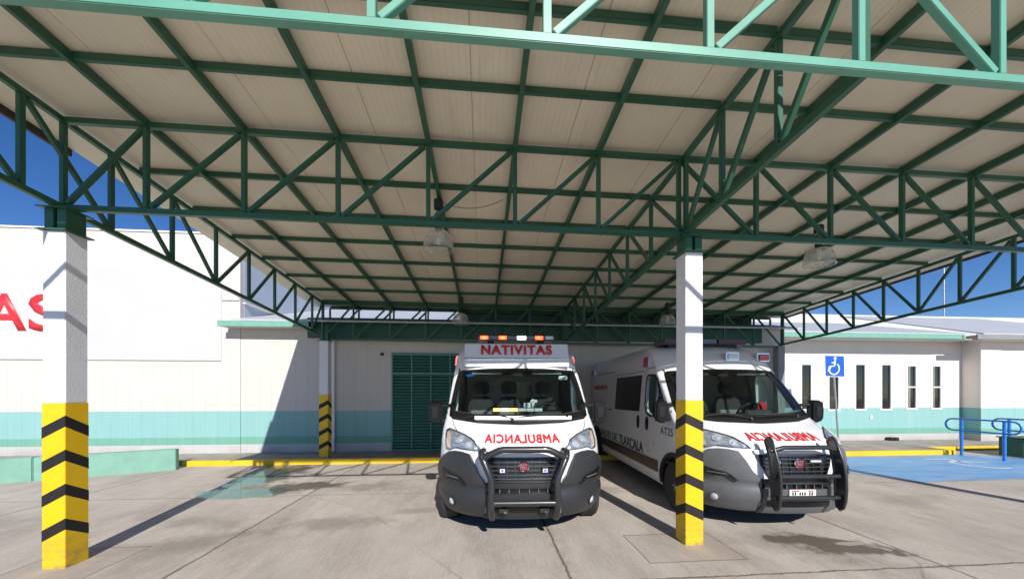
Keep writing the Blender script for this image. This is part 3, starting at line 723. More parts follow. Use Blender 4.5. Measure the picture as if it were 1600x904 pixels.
def herm(xs, ys):
    n = len(xs); m = []
    for i in range(n):
        if i == 0: m.append((ys[1] - ys[0]) / (xs[1] - xs[0]))
        elif i == n - 1: m.append((ys[-1] - ys[-2]) / (xs[-1] - xs[-2]))
        else:
            a = (ys[i] - ys[i - 1]) / (xs[i] - xs[i - 1]); b = (ys[i + 1] - ys[i]) / (xs[i + 1] - xs[i])
            m.append(0 if a * b <= 0 else 2 * a * b / (a + b))
    def f(x):
        if x <= xs[0]: return ys[0]
        if x >= xs[-1]: return ys[-1]
        i = max(j for j in range(n - 1) if xs[j] <= x); h = xs[i + 1] - xs[i]; t = (x - xs[i]) / h
        return (2 * t**3 - 3 * t**2 + 1) * ys[i] + (t**3 - 2 * t**2 + t) * h * m[i] + (-2 * t**3 + 3 * t**2) * ys[i + 1] + (t**3 - t**2) * h * m[i + 1]
    return f
ZZ = [.22, .30, .45, .60, .75, .90, 1.00, 1.05, 1.10, 1.16, 1.24, 1.30, 1.50, 1.75, 2.00, 2.08, 2.18, 2.30, 2.40, 2.47, 2.51]
Y0 = herm(ZZ, [.16, .08, .05, .05, .07, .09, .13, .17, .26, .40, .62, .74, .93, 1.17, 1.42, 1.50, 1.59, 1.73, 1.93, 2.2, 2.7])
WW = herm(ZZ, [.97, 1.00, 1.02, 1.02, 1.02, 1.015, 1.01, 1.01, 1.01, 1.01, 1.005, 1.0, .985, .97, .95, .94, .93, .905, .855, .74, .45])
CC = herm(ZZ, [.72, .71, .70, .68, .66, .64, .62, .60, .56, .48, .37, .33, .31, .29, .28, .26, .25, .25, .28, .30, .30])
PP, QQ, YR = 2.6, 1.5, 5.95
def Sy(x, z):
    t = min(1, abs(x) / WW(z)); return Y0(z) + CC(z) * (1 - max(0, 1 - t**PP)**(1 / QQ))
def Sx(y, z):
    t = (y - Y0(z)) / CC(z)
    if t >= 1: return WW(z)
    t = max(0, t); return WW(z) * (1 - (1 - t)**QQ)**(1 / PP)
def front(x, z, off=0):
    e = .004; x_ = max(-WW(z) * .996, min(WW(z) * .996, x))
    dx = (Sy(x_ + e * .3, z) - Sy(x_ - e * .3, z)) / (.6 * e); dz = (Sy(x_, z + e) - Sy(x_, z - e)) / (2 * e)
    n = Vector((dx, -1, dz)).normalized(); return (x_ + n.x * off, Sy(x_, z) + n.y * off, z + n.z * off)
def side(sg):
    def f(y, z, off=0):
        e = .004; dy = (Sx(y + e, z) - Sx(y - e, z)) / (2 * e); dz = (Sx(y, z + e) - Sx(y, z - e)) / (2 * e)
        n = Vector((1, -dy, -dz)).normalized(); x = Sx(y, z) + n.x * off
        return (x * sg, y + n.y * off, z + n.z * off)
    return f
def patch(name, mat, parent, polys, fn, o0, o1, step=.05, smooth=True, offn=None, sharp=40):
    """curved plate: outline(s) (outer[, hole]) in surface coordinates, from offset o0 to o1"""
    allp = [p for q in polys for p in q]
    tri = tessellate_polygon([[Vector((a, b, 0)) for a, b in q] for q in polys])
    bm = bmesh.new(); vs = [bm.verts.new((a, b, 0)) for a, b in allp]
    for t in tri:
        try: bm.faces.new([vs[i] for i in t])
        except ValueError: pass
    for k in (0, 1):
        lo = min(p[k] for p in allp); hi = max(p[k] for p in allp); x = lo + step
        while x < hi - step * .2:
            co = [0, 0, 0]; co[k] = x; no = [0, 0, 0]; no[k] = 1
            bmesh.ops.bisect_plane(bm, geom=list(bm.verts) + list(bm.edges) + list(bm.faces), plane_co=co, plane_no=no, dist=1e-6); x += step
    bmesh.ops.recalc_face_normals(bm, faces=bm.faces)
    r = bmesh.ops.extrude_face_region(bm, geom=list(bm.faces)); top = {e for e in r['geom'] if isinstance(e, bmesh.types.BMVert)}
    for v in bm.verts:
        a, b = v.co.x, v.co.y; off = (o1 if v in top else o0)
        if offn and v in top: off += offn(a, b)
        v.co = Vector(fn(a, b, off))
    bmesh.ops.recalc_face_normals(bm, faces=bm.faces)
    me = bpy.data.meshes.new(name); bm.to_mesh(me); bm.free()
    return link(name, me, mat, parent, smooth, sharp)
def mir(p): return [(-a, b) for a, b in reversed(p)]
def loft(y0f, wf, cf, zs, yr, nf=16, ns=8):
    """closed solid from horizontal contours"""
    vs = []; ring = None
    for z in zs:
        w_, y0, c = wf(z), y0f(z), cf(z); r = []
        for i in range(nf + 1):
            t = sin(pi / 2 * i / nf); r.append((w_ * t, y0 + c * (1 - max(0, 1 - t**PP)**(1 / QQ))))
        for i in range(1, ns + 1): r.append((w_, (y0 + c) + (yr - .08 - y0 - c) * i / ns))
        r += [(w_ - .03, yr - .02), (w_ - .09, yr)]
        full = r + [(-a, b) for a, b in reversed(r[1:])]
        ring = len(full); vs += [(a, b, z) for a, b in full]
    n = len(zs); fs = [(k * ring + j, k * ring + (j + 1) % ring, (k + 1) * ring + (j + 1) % ring, (k + 1) * ring + j) for k in range(n - 1) for j in range(ring)]
    fs += [tuple(range(ring - 1, -1, -1)), tuple((n - 1) * ring + j for j in range(ring))]
    m = MB(); m.add(vs, fs); return m
def tmp(m, mat='vbody'): return m.build('cutter', mat)
GLASS = [(-.87, 1.40), (-.60, 1.365), (0, 1.345), (.60, 1.365), (.87, 1.40), (.875, 1.52), (.845, 1.75), (.80, 1.92), (.74, 1.955), (.4, 1.972), (0, 1.978), (-.4, 1.972), (-.74, 1.955), (-.80, 1.92), (-.845, 1.75), (-.875, 1.52)]
SEAL = [(-.945, 1.335), (-.88, 1.295), (-.55, 1.262), (0, 1.243), (.55, 1.262), (.88, 1.295), (.945, 1.335), (.945, 1.48), (.915, 1.75), (.885, 1.94), (.84, 1.985), (.4, 2.005), (0, 2.01), (-.4, 2.005), (-.84, 1.985), (-.885, 1.94), (-.915, 1.75), (-.945, 1.48)]
SWIN = [(1.22, 1.335), (1.46, 1.62), (1.62, 1.84), (1.72, 1.915), (1.98, 1.93), (2.02, 1.86), (2.03, 1.45), (1.95, 1.33), (1.80, 1.285)]
def body_mesh():
    zs = [.24, .26, .30, .36, .42] + [.5 + .05 * i for i in range(10)] + [.98, 1.0, 1.02, 1.05, 1.08, 1.11, 1.14, 1.17, 1.20, 1.23, 1.26, 1.30] + [1.36 + .07 * i for i in range(9)] + [1.96, 2.0, 2.04, 2.08, 2.12, 2.17, 2.22, 2.27, 2.32, 2.36, 2.40, 2.43, 2.46, 2.48, 2.50, 2.51]
    b = tmp(loft(Y0, WW, CC, zs, YR)); b.name = 'van_body_source'
    cuts = []
    cz = [.62, .8, 1.0, 1.2, 1.3, 1.4, 1.5, 1.6, 1.7, 1.8, 1.9, 1.96, 2.02]
    cuts.append(tmp(loft(lambda z: max(.92, Y0(z) + .05), lambda z: WW(z) - .05, lambda z: CC(z) if z > 1.25 else .3, cz, 2.9)))
    cuts.append(tmp(MB().prism(GLASS, lambda a, c, t: (a, t, c), -.3, 2.3)))
    for sg in (-1, 1): cuts.append(tmp(MB().prism(SWIN, lambda a, c, t: (t * sg, a, c), .75, 1.3)))
    for sg in (-1, 1):
        for yy in (.955, 4.985): cuts.append(tmp(MB().lathe([(.415, .60 * sg), (.415, 1.25 * sg)], (0, yy, .355), 'X', 40)))
    for c in cuts:
        md = b.modifiers.new('cut', 'BOOLEAN'); md.operation = 'DIFFERENCE'; md.solver = 'EXACT'; md.object = c
    dg = bpy.context.evaluated_depsgraph_get(); me = bpy.data.meshes.new_from_object(b.evaluated_get(dg))
    for c in cuts + [b]: bpy.data.objects.remove(c)
    me.materials.clear(); me.materials.append(M['vbody']); me.materials.append(M['vinner']); me.materials.append(M['vmatte'])
    for p in me.polygons:
        c = p.center; idx = 0
        if .6 < c.z < 2.03 and abs(c.x) < WW(c.z) - .035 and Sy(c.x, c.z) + .03 < c.y < 2.95: idx = 1
        elif c.z < .8 and (abs(c.y - .955) < .43 or abs(c.y - 4.985) < .43) and sqrt(min((c.y - .955)**2, (c.y - 4.985)**2) + (c.z - .355)**2) < .42 and p.normal.x**2 < .99 or (abs(abs(c.x) - .6) < .01 and c.z < .8): idx = 2
        elif c.z < .27: idx = 2
        p.material_index = idx
    me.polygons.foreach_set('use_smooth', [True] * len(me.polygons)); me.set_sharp_from_angle(angle=R(32))
    return me
BODY = body_mesh()

def wheel(parent, x, y):
    sg = 1 if x > 0 else -1
    m = MB(); r, w_ = .345, .112
    pr = [(.215, -w_ * .85), (.27, -w_), (.325, -w_ * .93), (.343, -w_ * .72), (r, -w_ * .3)]
    for k in (-.45, -.15, .15, .45): pr += [(r, (k - .07) * w_), (r - .008, (k - .05) * w_), (r - .008, (k + .05) * w_), (r, (k + .07) * w_)]
    pr += [(r, w_ * .55), (.343, w_ * .72), (.325, w_ * .93), (.27, w_), (.215, w_ * .85)]
    m.lathe(pr, (0, 0, 0), 'X', 48)
    t = m.build('wheel', 'vtyre', parent, smooth=True); t.location = (x, y, .342)
    q = MB(); s = sg
    q.lathe([(.212, .075 * s), (.205, .095 * s), (.19, .085 * s), (.17, .04 * s), (.12, .03 * s), (.085, .07 * s), (.05, .095 * s), (.0, .10 * s)], (0, 0, 0), 'X', 36)
    for i in range(5):
        a = 2 * pi * i / 5; q.lathe([(.011, .07 * s), (.011, .10 * s)], (0, .065 * cos(a), .065 * sin(a)), 'X', 8)
    q.build('rim', 'vrim', t, smooth=True)
    return t

def arch_trim(parent, sg, yc):
    m = MB(); vs = []; fs = []; n = 28
    for i in range(n + 1):
        a = R(-8) + R(196) * i / n
        for r, off in ((.402, -.03), (.402, .022), (.425, .026), (.452, .016), (.456, -.004)):
            y, z = yc + r * cos(a), .355 + r * sin(a); z = max(z, .245)
            vs.append(((Sx(y, z) + off) * sg, y, z))
    for i in range(n):
        for j in range(4): fs.append((i * 5 + j, i * 5 + j + 1, i * 5 + j + 6, i * 5 + j + 5))
    m.add(vs, fs); return m.build('wheel_arch_trim', 'vplast', parent, smooth=True)

def seat(parent, x, y, w_):
    m = MB()
    bx = lambda cx, cy, cz, a, b, c: m.box(cx - a, cx + a, cy - b, cy + b, cz - c, cz + c)
    bx(x, y + .05, .98, w_, .24, .09)
    sh = lambda a, b, q: (x + a, y + q + (b - 1.0) * .2, b)
    m.prism([(-w_, 1.0), (w_, 1.0), (w_ * 1.03, 1.3), (w_ * .95, 1.45), (w_ * .7, 1.56), (w_ * .5, 1.585), (-w_ * .5, 1.585), (-w_ * .7, 1.56), (-w_ * .95, 1.45), (-w_ * 1.03, 1.3)], sh, .24, .36)
    m.prism([(-.10, 1.63), (.10, 1.63), (.13, 1.66), (.135, 1.76), (.11, 1.82), (.05, 1.845), (-.05, 1.845), (-.11, 1.82), (-.135, 1.76), (-.13, 1.66)], sh, .22, .31)
    m.tube([sh(-.05, 1.55, .28), sh(-.05, 1.66, .28)], .01, 6); m.tube([sh(.05, 1.55, .28), sh(.05, 1.66, .28)], .01, 6)
    s = m.build('seat', 'vseat', parent, smooth=True, bevel=.03)
    q = MB(); q.prism([(-w_ * .7, 1.06), (w_ * .7, 1.06), (w_ * .78, 1.36), (-w_ * .78, 1.36)], sh, .222, .25)
    q.build('seat_cover', 'vseat2', s, bevel=.01)
    return s

def mirror(parent, sg):
    fx = lambda x: x * sg
    m = MB(); o = 1.0
    arm = None
    for z in (1.265, 1.475):
        m = MB(); m.tube([(fx(.93), 1.16, z - .01), (fx(1.02), 1.10, z), (fx(1.16), 1.10, z)], .022, 10)
        q = m.build('side_mirror' if arm is None else 'mirror_arm', 'vmatte', arm or parent, smooth=True); arm = arm or q
    m = MB(); prof = [(1.045, 1.25), (1.08, 1.215), (1.18, 1.22), (1.23, 1.26), (1.24, 1.38), (1.23, 1.50), (1.20, 1.54), (1.08, 1.545), (1.045, 1.51), (1.04, 1.38)]
    m.prism([(fx(a), b) for a, b in prof], lambda a, b, t: (a, t, b), 1.045, 1.16)
    m.build('mirror_housing', 'vhouse', arm, smooth=True, bevel=.03)
    m = MB(); m.prism([(fx(1.065), 1.30), (fx(1.21), 1.30), (fx(1.215), 1.5), (fx(1.07), 1.5)], lambda a, b, t: (a, t, b), 1.158, 1.166); m.build('mirror_glass', 'vmirror', arm)
    m = MB(); m.prism([(fx(1.10), 1.30), (fx(1.19), 1.30), (fx(1.19), 1.46), (fx(1.10), 1.46)], lambda a, b, t: (a, t, b), 1.037, 1.046); m.build('mirror_cap', 'vblack', arm, bevel=.008)
    return arm

HL = [(.935, 1.165), (.90, 1.185), (.79, 1.165), (.68, 1.135), (.58, 1.095), (.52, 1.04), (.465, .985), (.54, .985), (.66, .99), (.78, 1.0), (.86, .965), (.905, .975), (.925, 1.06)]
def headlight(parent, sg):
    P = [(a * sg, b) for a, b in HL]
    base = patch('headlight', 'vlampdark', parent, [P], front, -.002, .004, .04)
    sc = lambda k, cx, cz: [((cx + (a - cx) * k) * sg, cz + (b - cz) * k) for a, b in HL]
    def blob(cx, cz, r0):
        m = MB(); c = Vector(front(cx * sg, cz, .004)); nrm = (Vector(front(cx * sg, cz, .1)) - c).normalized()
        u = nrm.cross(Vector((0, 0, 1))).normalized(); v = nrm.cross(u)
        pr = [(r0, 0.0), (r0, .006), (r0 * .8, .004), (r0 * .45, .001), (r0 * .4, .010), (r0 * .2, .013)]
        vs = []; fs = []; n = 18
        for r_, h in pr: vs += [c + (u * cos(2 * pi * j / n) + v * sin(2 * pi * j / n)) * r_ + nrm * h for j in range(n)]
        for i in range(len(pr) - 1): fs += [(i * n + j, i * n + (j + 1) % n, (i + 1) * n + (j + 1) % n, (i + 1) * n + j) for j in range(n)]
        fs.append(tuple((len(pr) - 1) * n + j for j in range(n)))
        m.add(vs, fs); return m
    blob(.735, 1.085, .062).build('reflector', 'vlamp', base, smooth=True)
    blob(.62, 1.04, .045).build('reflector', 'vlamp', base, smooth=True)
    blob(.53, 1.01, .022).build('reflector', 'vlamp', base, smooth=True)
    patch('indicator', 'vamber', base, [[(a * sg, b) for a, b in [(.925, 1.15), (.89, 1.16), (.86, 1.09), (.86, .99), (.90, .99), (.915, 1.06)]]], front, .004, .012, .03)
    patch('lens', 'vlens', base, [P], front, .022, .026, .04)
    # rim around the lens
    inn = sc(.93, .72, 1.07)
    patch('lens_edge', 'vmatte', base, [P, inn], front, .003, .015, .06)
    return base

BUMP = [(.60, .945), (.68, .962), (.76, .965), (.84, .95), (.91, .90), (.965, .82), (.998, .74), (1.012, .62), (1.010, .45), (.985, .30), (.93, .258), (.80, .25), (.62, .255), (.52, .26), (.44, .27), (.415, .42), (.41, .62), (.44, .672), (.49, .73), (.54, .84)]
def vehicle(name, loc, rz, label, v):
    t = empty(name, loc, rz); tag(t, label, 'ambulance', 'ambulances parked under the canopy')
    pl = 'vplast' if v == 1 else 'vplast2'
    body = bpy.data.objects.new('body', BODY); C.objects.link(body); body.parent = t
    # --- lower front
    bul = lambda a, b: .022 * max(0, 1 - ((b - .80) / .20)**2) - .012 * max(0, 1 - ((b - .57) / .05)**2) + .012 * max(0, 1 - ((b - .45) / .10)**2)
    for sg in (1, -1):
        P = [(a * sg, b) for a, b in BUMP]
        bp = patch('bumper_corner', pl, t, [P], front, -.005, .022, .035, offn=bul)
        if v == 2: bp['label'] = 'grey plastic bumper corner'
        patch('air_slit', 'vblack', bp, [[(a * sg, b) for a, b in [(.905, .755), (.885, .665), (.83, .652), (.74, .66), (.625, .612), (.67, .665), (.72, .70), (.80, .712)]]], front, .02, .052, .03)
        patch('slit_trim', 'vplast2', bp, [[(a * sg, b) for a, b in [(.86, .69), (.855, .68), (.76, .672), (.70, .668), (.72, .682), (.78, .686)]]], front, .04, .057, .03)
        c = Vector(front(.80 * sg, .395, .030)); nr = (Vector(front(.80 * sg, .395, .2)) - c).normalized(); u = nr.cross(Vector((0, 0, 1))).normalized(); w2 = nr.cross(u)
        m = MB(); vs = []; fs = []; n = 20
        for r_, h in ((.06, -.02), (.06, .012), (.048, .014), (.044, .002), (.02, -.004)): vs += [c + (u * cos(2 * pi * j / n) + w2 * sin(2 * pi * j / n)) * r_ + nr * h for j in range(n)]
        for i in range(4): fs += [(i * n + j, i * n + (j + 1) % n, (i + 1) * n + (j + 1) % n, (i + 1) * n + j) for j in range(n)]
        fs.append(tuple(4 * n + j for j in range(n))); m.add(vs, fs); fg = m.build('fog_light', pl, t, smooth=True)
        m = MB(); vs = []; fs = []
        for r_, h in ((.042, .006), (.03, .012), (.012, .015)): vs += [c + (u * cos(2 * pi * j / n) + w2 * sin(2 * pi * j / n)) * r_ + nr * h for j in range(n)]
        for i in range(2): fs += [(i * n + j, i * n + (j + 1) % n, (i + 1) * n + (j + 1) % n, (i + 1) * n + j) for j in range(n)]
        fs.append(tuple(2 * n + j for j in range(n))); m.add(vs, fs); m.build('fog_lens', 'vclearlens', fg, smooth=True)
        headlight(t, sg); mirror(t, sg)
        arch_trim(t, sg, .955); arch_trim(t, sg, 4.985)
        wheel(t, .905 * sg, .955); wheel(t, .905 * sg, 4.985)
    M['vhouse'].node_tree.nodes['Principled BSDF'].inputs['Specular IOR Level'].default_value = .25
    G = [(-.42, .905), (.42, .905), (.375, .78), (.315, .675), (-.315, .675), (-.375, .78)]
    gr = patch('upper_grille', 'vblack', t, [G], front, -.002, .006, .06)
    for z, hw in ((.875, .405), (.83, .388), (.785, .372), (.735, .345), (.695, .322)):
        patch('grille_slat', 'vgrille', gr, [[(-hw, z - .008), (hw, z - .008), (hw, z + .008), (-hw, z + .008)]], front, .006, .030, .08)
    for x in (-.27, -.18, -.09, .09, .18, .27):
        patch('grille_rib', 'vgrille', gr, [[(x - .004, .685), (x + .004, .685), (x + .004, .895), (x - .004, .895)]], front, .006, .022, .08)
    patch('grille_frame', 'vmatte', gr, [[(-.44, .918), (.44, .918), (.40, .79), (.325, .660), (-.325, .660), (-.40, .79)], list(reversed(G))], front, -.002, .028, .06)
    patch('hood_lip', 'vbody', t, [[(-.46, .965), (0, .972), (.46, .965), (.445, .925), (0, .928), (-.445, .925)]], front, -.002, .034, .06)
    patch('hood_gap', 'vmatte', t, [[(-.455, .982), (0, .99), (.455, .982), (.455, .974), (0, .981), (-.455, .974)]], front, -.002, .004, .06)
    patch('bumper_beam', 'vmatte' if v == 1 else 'vgrille', t, [[(-.405, .652), (.405, .652), (.405, .602), (-.405, .602)]], front, -.002, .05, .07)
    lg = patch('lower_grille', 'vblack', t, [[(-.405, .602), (.405, .602), (.405, .542), (-.405, .542)]], front, -.002, .006, .07)
    for x in (-.26, -.16, -.05, .06, .16, .26): patch('grille_rib', 'vplast2', lg, [[(x - .005, .546), (x + .005, .546), (x + .005, .60), (x - .005, .60)]], front, .006, .032, .08)
    patch('plate_panel', pl, t, [[(-.405, .542), (.405, .542), (.405, .455), (-.405, .455)]], front, -.002, .048, .07)
    patch('lower_valance', pl, t, [[(-.405, .455), (.405, .455), (.405, .33), (.44, .27), (-.44, .27), (-.405, .33)]], front, -.002, .036, .07)
    patch('valance_step', 'vblack', t, [[(-.36, .40), (.36, .40), (.36, .345), (-.36, .345)]], front, .03, .042, .07)
    for sg in (1, -1):
        for ln in ([(.80, 1.176), (.845, 1.215), (.872, 1.25), (.89, 1.288)], [(.47, .995), (.50, 1.03), (.56, 1.085), (.60, 1.108)]):
            m = MB(); m.ribbon([(a * sg, b) for a, b in ln], .006, lambda a, b, q: front(a, b, q), .0005, .0015); m.build('bonnet_seam', 'vgrille', t)
    # emblem
    c = Vector(front(0, .835, 0)); m = MB(); m.lathe([(.062, -.035), (.062, -.045), (.052, -.052), (.05, -.044)], (0, c.y, .835), 'Y', 32, cap=False); em = m.build('emblem', 'chrome', t, smooth=True)
    m = MB(); m.lathe([(.052, -.03), (.052, -.044)], (0, c.y, .835), 'Y', 32); m.build('emblem_disc', plain('emblem_red_%d' % v, (.20, .012, .03), .25, coat=.5), em, smooth=True)
    text_obj('emblem_letters', 'FIAT', .072, .058, lambda a, b, q: (a, c.y - .045 - q, .835 + b), 'chrome', em, bold=.0, t=.003)
    # --- lettering on the bonnet (written mirrored)
    text_obj('bonnet_lettering', 'AMBULANCIA', .87, .085, lambda a, b, q: front(a, 1.108 + b * .9, .005 + q), 'vred', t, mirror=True, step=.04, spacing=1.12, t=.002, fat=.004)
    # --- windshield
    patch('windshield_seal', 'vblack', t, [SEAL, list(reversed(GLASS))], front, -.004, .005, .06)
    patch('cowl_panel', 'vmatte', t, [[(-.93, 1.33), (-.88, 1.292), (-.55, 1.258), (0, 1.240), (.55, 1.258), (.88, 1.292), (.93, 1.33), (.55, 1.302), (0, 1.288), (-.55, 1.302)]], front, .002, .012, .06)
    patch('windshield', 'vglass', t, [GLASS], front, -.006, -.002, .08)
    for a, b in (((-.70, 1.30), (-.10, 1.285)), ((-.02, 1.30), (.62, 1.32))):
        m = MB(); pts = [front(a[0] + (b[0] - a[0]) * k / 6, a[1] + (b[1] - a[1]) * k / 6 + .05 * sin(pi * k / 6) * (1 if a[0] < -.5 else .3), .03) for k in range(7)]
        m.tube(pts, .011, 6); m.tube([front(b[0], b[1] - .02, .01), front(b[0], b[1], .04)], .02, 8)
        m.build('wiper', 'vmatte', t, smooth=True)
    # --- interior
    m = MB(); m.prism([(.97, .9), (.97, 1.26), (1.15, 1.345), (1.33, 1.33), (1.42, 1.22), (1.45, .9)], lambda a, b, q: (q, a, b), -.93, .93); m.build('dashboard', 'vdash', t, bevel=.02)
    m = MB(); m.prism([(1.28, 1.30), (1.30, 1.40), (1.40, 1.38), (1.42, 1.28)], lambda a, b, q: (q, a, b), .25, .65); m.build('instrument_hood', 'vdash', t, bevel=.02)
    sw = MB(); cc = Vector((.45, 1.52, 1.33)); ax = Vector((0, .85, .55)).normalized(); u = Vector((1, 0, 0)); vv = ax.cross(u)
    sw.tube([cc + (u * cos(2 * pi * k / 28) + vv * sin(2 * pi * k / 28)) * .19 for k in range(28)], .016, 8, closed=True)
    sw.tube([cc - u * .18, cc, cc + u * .18], [.014, .05, .014], 8); sw.tube([cc, cc - vv * .18], .014, 6)
    sw.build('steering_wheel', 'vdash', t, smooth=True)
    seat(t, .48, 1.72, .24); seat(t, -.56, 1.72, .22); seat(t, -.10, 1.72, .20)
    m = MB(); m.box(-.86, .86, 2.80, 2.86, .66, 1.98); bk = m.build('bulkhead', 'vwhitein', t)
    m = MB(); m.box(-.02, .34, 2.785, 2.798, 1.42, 1.85); m.build('bulkhead_window', 'vdarkglass', bk)
    m = MB(); m.prism([(-.11, 1.955), (.11, 1.955), (.08, 1.90), (-.08, 1.90)], lambda a, b, q: (a, q, b), 1.47, 1.53); m.build('inner_mirror', 'vmatte', t, bevel=.01)
    for x in (-.45, .45):
        m = MB(); m.box(x - .22, x + .22, 1.47, 1.49, 1.925, 1.955); m.build('sun_visor', 'vinner', t)
    # --- side glass and side trim
    for sg in (1, -1):
        f = side(sg)
        big = [(1.16, 1.31), (1.42, 1.64), (1.59, 1.87), (1.70, 1.945), (2.0, 1.96), (2.05, 1.88), (2.06, 1.44), (1.97, 1.30), (1.80, 1.255)]
        fr = patch('side_window', 'vblack', t, [big, list(reversed(SWIN))], f, -.004, .006, .07)
        patch('side_glass', 'vglass_side', fr, [SWIN], f, -.012, -.008, .1)
        m = MB(); pA = f(1.60, 1.33, -.004); pB = f(1.60, 1.86, -.004); m.bar(pA, pB, .022, .022); m.build('window_divider', 'galv', fr)
        dl = [(2.12, .42), (2.12, 1.98), (2.05, 2.05), (1.74, 2.06), (1.60, 2.0), (1.44, 1.84), (1.10, 1.36)]
        m = MB(); m.ribbon(dl, .010, lambda a, b, q: f(a, b, q), .001, .0025); m.ribbon([(2.16, 2.02), (3.70, 2.02), (3.72, .42)], .010, lambda a, b, q: f(a, b, q), .001, .0025)
        m.ribbon([(3.8, 2.10), (5.8, 2.10)], .012, lambda a, b, q: f(a, b, q), .001, .004); m.ribbon([(3.8, 1.28), (5.8, 1.28)], .02, lambda a, b, q: f(a, b, q), .001, .003)
        m.build('door_line', 'vmatte', t)
        for yy in (1.90, 2.28):
            patch('door_handle', 'vmatte', t, [[(yy + .045 * cos(q), 1.14 + .11 * sin(q)) for q in [2 * pi * k / 20 for k in range(20)]]], f, -.002, .02, .03)
        patch('side_moulding', 'vmould', t, [[(1.47, .43), (4.50, .43), (4.50, .60), (1.47, .60)]], f, -.002, .018, .12)
        patch('slider_window', 'vdarkglass', t, [[(2.27, 1.32), (3.62, 1.30), (3.60, 1.96), (2.24, 1.955)]], f, -.002, .008, .08)
        for yy in (2.07, 5.6):
            bz = patch('side_beacon', 'chrome', t, [[(yy - .10, 2.08), (yy + .10, 2.08), (yy + .09, 2.25), (yy - .09, 2.25)]], f, -.002, .03, .06)
            patch('beacon_lens', 'e_red' if (v == 1 and yy < 3) else 'vredlens', bz, [[(yy - .085, 2.095), (yy + .085, 2.095), (yy + .078, 2.235), (yy - .078, 2.235)]], f, .03, .045, .06)
    # --- rear
    for sg in (1, -1):
        m = MB(); m.box(.86 * sg - .05, .86 * sg + .05, YR - .02, YR + .02, .95, 1.5); m.build('tail_light', 'vredlens', t, bevel=.01)
    m = MB(); m.box(-.98, .98, YR - .05, YR + .12, .36, .56); m.build('rear_bumper', pl, t, bevel=.02)
    return t

v1 = vehicle('ambulance', (.447, 3.874, 0), R(2.46) * -1, 'white ambulance facing the camera with lit roof lights, left of the banded column', 1)
v2 = vehicle('ambulance', (3.635, 3.80, 0), R(3.0) * -1, 'white unlit ambulance half behind the banded column, with plate sided bull bar', 2)

# ---- things particular to the left ambulance
m = MB(); m.prism([(1.46, 2.04), (1.60, 2.395), (2.6, 2.43), (2.6, 2.05)], lambda a, b, q: (q, a, b), -.79, .79); sbx = m.build('sign_box', 'vgreybox', v1, bevel=.006)
sf = lambda a, b, q: (a, 1.46 + (b - 2.05) * .14 / .375 - .004 - q, b + q * .3)
text_obj('box_lettering', 'NATIVITAS', 1.08, .155, lambda a, b, q: sf(a, 2.300 + b, q), 'vred', sbx, bold=.042, spacing=1.15, t=.004)
m = MB(); m.prism([(-.795, 2.165), (.795, 2.165), (.795, 2.17), (-.795, 2.17)], lambda a, b, q: sf(a, b, q), -.002, .002); m.build('panel_seam', 'vmatte', sbx)
lb = MB(); lb.prism([(1.72, 2.462), (1.70, 2.48), (1.72, 2.53), (1.98, 2.53), (2.0, 2.50), (1.98, 2.462)], lambda a, b, q: (q, a, b), -.60, .60)
lbo = lb.build('roof_light_bar', 'vsmoke', v1, bevel=.006)
for x in (-.4, .4): m = MB(); m.box(x - .05, x + .05, 1.80, 1.92, 2.40, 2.476); m.build('bar_foot', 'vmatte', lbo)
for x0, x1, mt in ((-.56, -.44, 'e_red'), (-.53, -.47, 'e_orange'), (-.27, -.15, 'e_red'), (-.24, -.18, 'e_orange'), (.02, .15, 'e_white'), (.30, .42, 'e_red'), (.33, .37, 'e_orange'), (.46, .58, 'vclearlens'), (-.42, -.29, 'vsmoke'), (-.13, 0.0, 'vsmoke'), (.17, .28, 'vsmoke')):
    hot = mt == 'e_orange'; m = MB(); m.box(x0, x1, 1.684 if hot else 1.69, 1.72, 2.487 if hot else 2.482, 2.523 if hot else 2.532); m.build('light_segment', mt, lbo)
ab = MB(); ab.box(-.36, .33, 1.05, 1.12, 1.385, 1.44); abo = ab.build('dash_light_bar', 'vmatte', v1)
for i in range(6):
    x0 = -.35 + i * .115; mt = ('e_amber', 'e_ambhot', 'e_amber', 'vclearlens', 'vclearlens', 'vclearlens')[i]
    m = MB(); m.box(x0, x0 + .105, 1.04, 1.05, 1.392, 1.433); m.build('light_segment', mt, abo)
ws = None
for i in range(8):
    x0 = -.58 + i * .158
    P = [(x0, 1.285), (x0 + .154, 1.285), (x0 + .154, 1.318), (x0, 1.318)]
    o = patch('cowl_light_strip', 'e_pale', ws or v1, [P], front, .018, .034, .08)
    if ws is None: ws = o; 
    else: o.name = 'strip_segment'
for x in (-.235, .235):
    m = MB(); c = front(x, .79, 0); m.box(x - .035, x + .035, c[1] - .07, c[1] - .02, .77, .825); s0 = m.build('strobe_light', 'vmatte', v1, bevel=.006)
    m = MB(); m.box(x - .027, x + .027, c[1] - .074, c[1] - .068, .777, .818); m.build('strobe_lens', 'vclearlens', s0)
    m = MB(); m.box(x - .014, x + .014, c[1] - .077, c[1] - .0735, .788, .808); m.build('strobe_core', 'vblue', s0)
bb_ = []
for sg in (-1, 1):
    m = MB(); m.tube([(.345 * sg, -.03, .30), (.35 * sg, -.085, .36), (.35 * sg, -.10, .45), (.35 * sg, -.10, .70), (.365 * sg, -.095, .76), (.455 * sg, -.06, .96), (.465 * sg, -.03, 1.00), (.44 * sg, .06, 1.01)], .036, 14)
    if sg < 0: bull = m.build('bull_bar', 'vbar', v1, smooth=True, sharp=60)
    else: m.build('upright_tube', 'vbar', bull, smooth=True, sharp=60)
